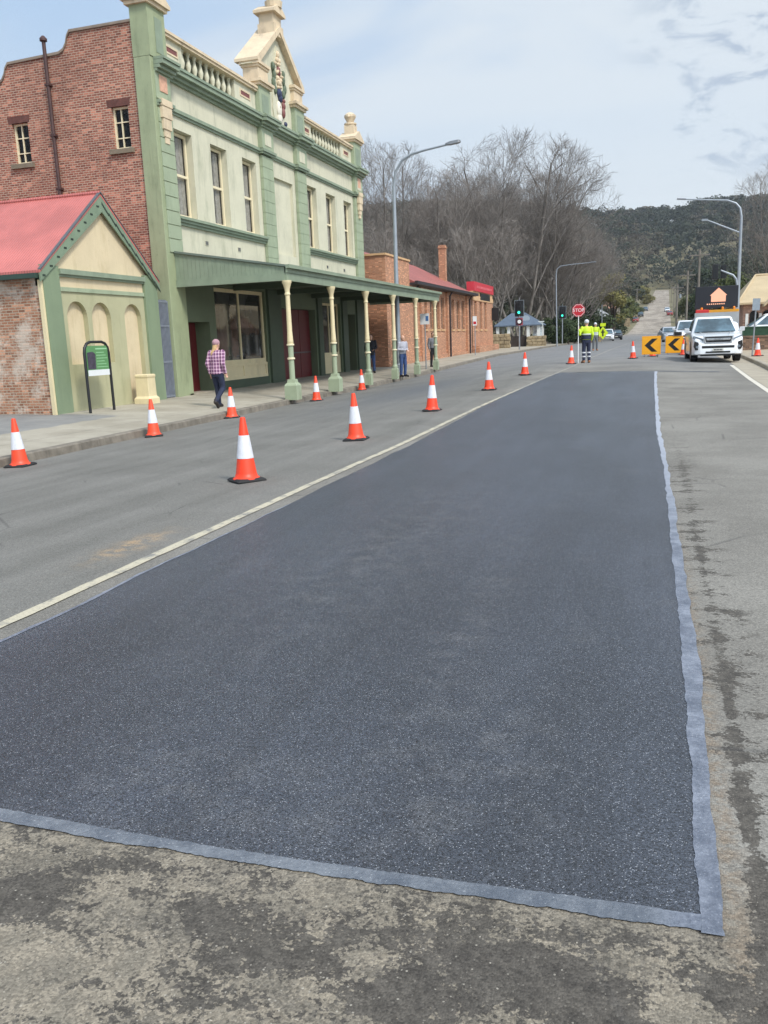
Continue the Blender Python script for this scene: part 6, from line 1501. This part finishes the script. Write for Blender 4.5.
for k, (x, y, h, w_, lb) in enumerate([(-9.4,120,4.2,4.6,'dark bush behind the two road workers'),(-8.6,128,3.6,4,'dark bush behind the yellow-green warning sign'),(-6.8,170,4.4,5,'bush on the left bank above the parked cars'),(-7.4,206,4.2,5,'ragged bush at the foot of the hill road'),(-6.2,270,4.5,5.5,'bush on the left verge beside the dark hill car'),(-4.4,320,4.5,5.5,'bush on the left verge by the slate blue hill car'),(8.2,186,3.2,4,'round bush on the right verge behind the second power pole'),(9.6,280,3.6,5,'bush on the right verge by the low red hill car')]):
    leafy('roadside_bush', lb, 'shrub', x, y, h, w_, lf_g if k % 2 else lf_d, 60+k, 2600, .16, 12, .05)
# ------------------------------------------------------------------ the wooded hill (one mass of forest)
def forest():
    rng = random.Random(77); v, f = [], []; V2, F2 = [], []
    y = 150.0
    while y < 1010:
        step = 7 if y < 300 else 10.5
        xa, xb = (-.40*y-20, .22*y+20)
        x = xa
        while x < xb:
            px = x+rng.uniform(-.5,.5)*step; py = y+rng.uniform(-.5,.5)*step
            xr = lerp_tab([(140,0),(190,0),(645,8),(1200,18)], py); near = abs(px-xr)
            lim = 14 if py < 250 else 11 if py < 645 else 0
            dens = .55 if py < 330 else .9
            if near > lim and rng.random() < dens and not (px > 0 and py < 240 and px < 20):
                h = rng.uniform(9,15)*(.8 if py < 330 else 1.35); w_ = h*rng.uniform(.6,.85); z = hill_z(px, py)
                if py < 645 and near < 20: h *= .55; w_ *= .7
                nn = 26
                sz = .0009*py+.35
                for k in range(5):
                    a = rng.uniform(0,6.283); r = w_*.42*rng.random()**.5
                    c = (px+math.cos(a)*r, py+math.sin(a)*r, z+h*rng.uniform(.5,.85)); q = w_*rng.uniform(.2,.32)
                    leaves(v, f, c, (q,q,q*.7), nn, sz, rng, .75)
                leaves(v, f, (px,py,z+h*.3), (w_*.36,w_*.36,h*.3), nn//2, sz, rng, .6)
                if py < 400 or rng.random() < .3:
                    T = TW(); T.tube([Vector((px,py,z-.5)), Vector((px+rng.uniform(-.5,.5),py,z+h*.6))], [.22,.12], 4); o = len(V2); V2.extend(T.v); F2.extend([tuple(i+o for i in ff) for ff in T.f])
            x += step
        y += step
    m, t, b = new_mat('hill_foliage'); P = t.coord()
    g = t.ramp(t.noise(P, .07, 4, .7), .35, .66); k = t.ramp(t.noise(P, .35, 4, .7), .38, .68); br = t.ramp(t.noise(P, .03, 3, .6), .52, .66)
    c = t.mix(g, lin((36,43,33)), lin((62,68,50))); c = t.mix(t.math('MULTIPLY', k, .4), c, lin((84,84,66))); c = t.mix(t.math('MULTIPLY', br, .5), c, lin((104,90,74)))
    t.l(c, b.inputs['Base Color']); b.inputs['Roughness'].default_value = .85; b.inputs['Specular IOR Level'].default_value = .2
    o = bpy.data.objects.new('hill_forest', mesh_fast('hill_forest', v+V2, f+[tuple(i+len(v) for i in q) for q in F2], m)); COL.objects.link(o)
    o['kind'] = 'stuff'; o['label'] = 'grey-green eucalypt forest covering the hill'; o['category'] = 'forest'
    return len(f)
print('forest faces', forest())
# ------------------------------------------------------------------ the air
hz = MB(); hz.box(-950, 950, -60, 1340, -12, 190); ho = hz.build('haze', air); ho['kind'] = 'stuff'; ho['label'] = 'thin pale haze in the air over the valley'; ho['category'] = 'haze'
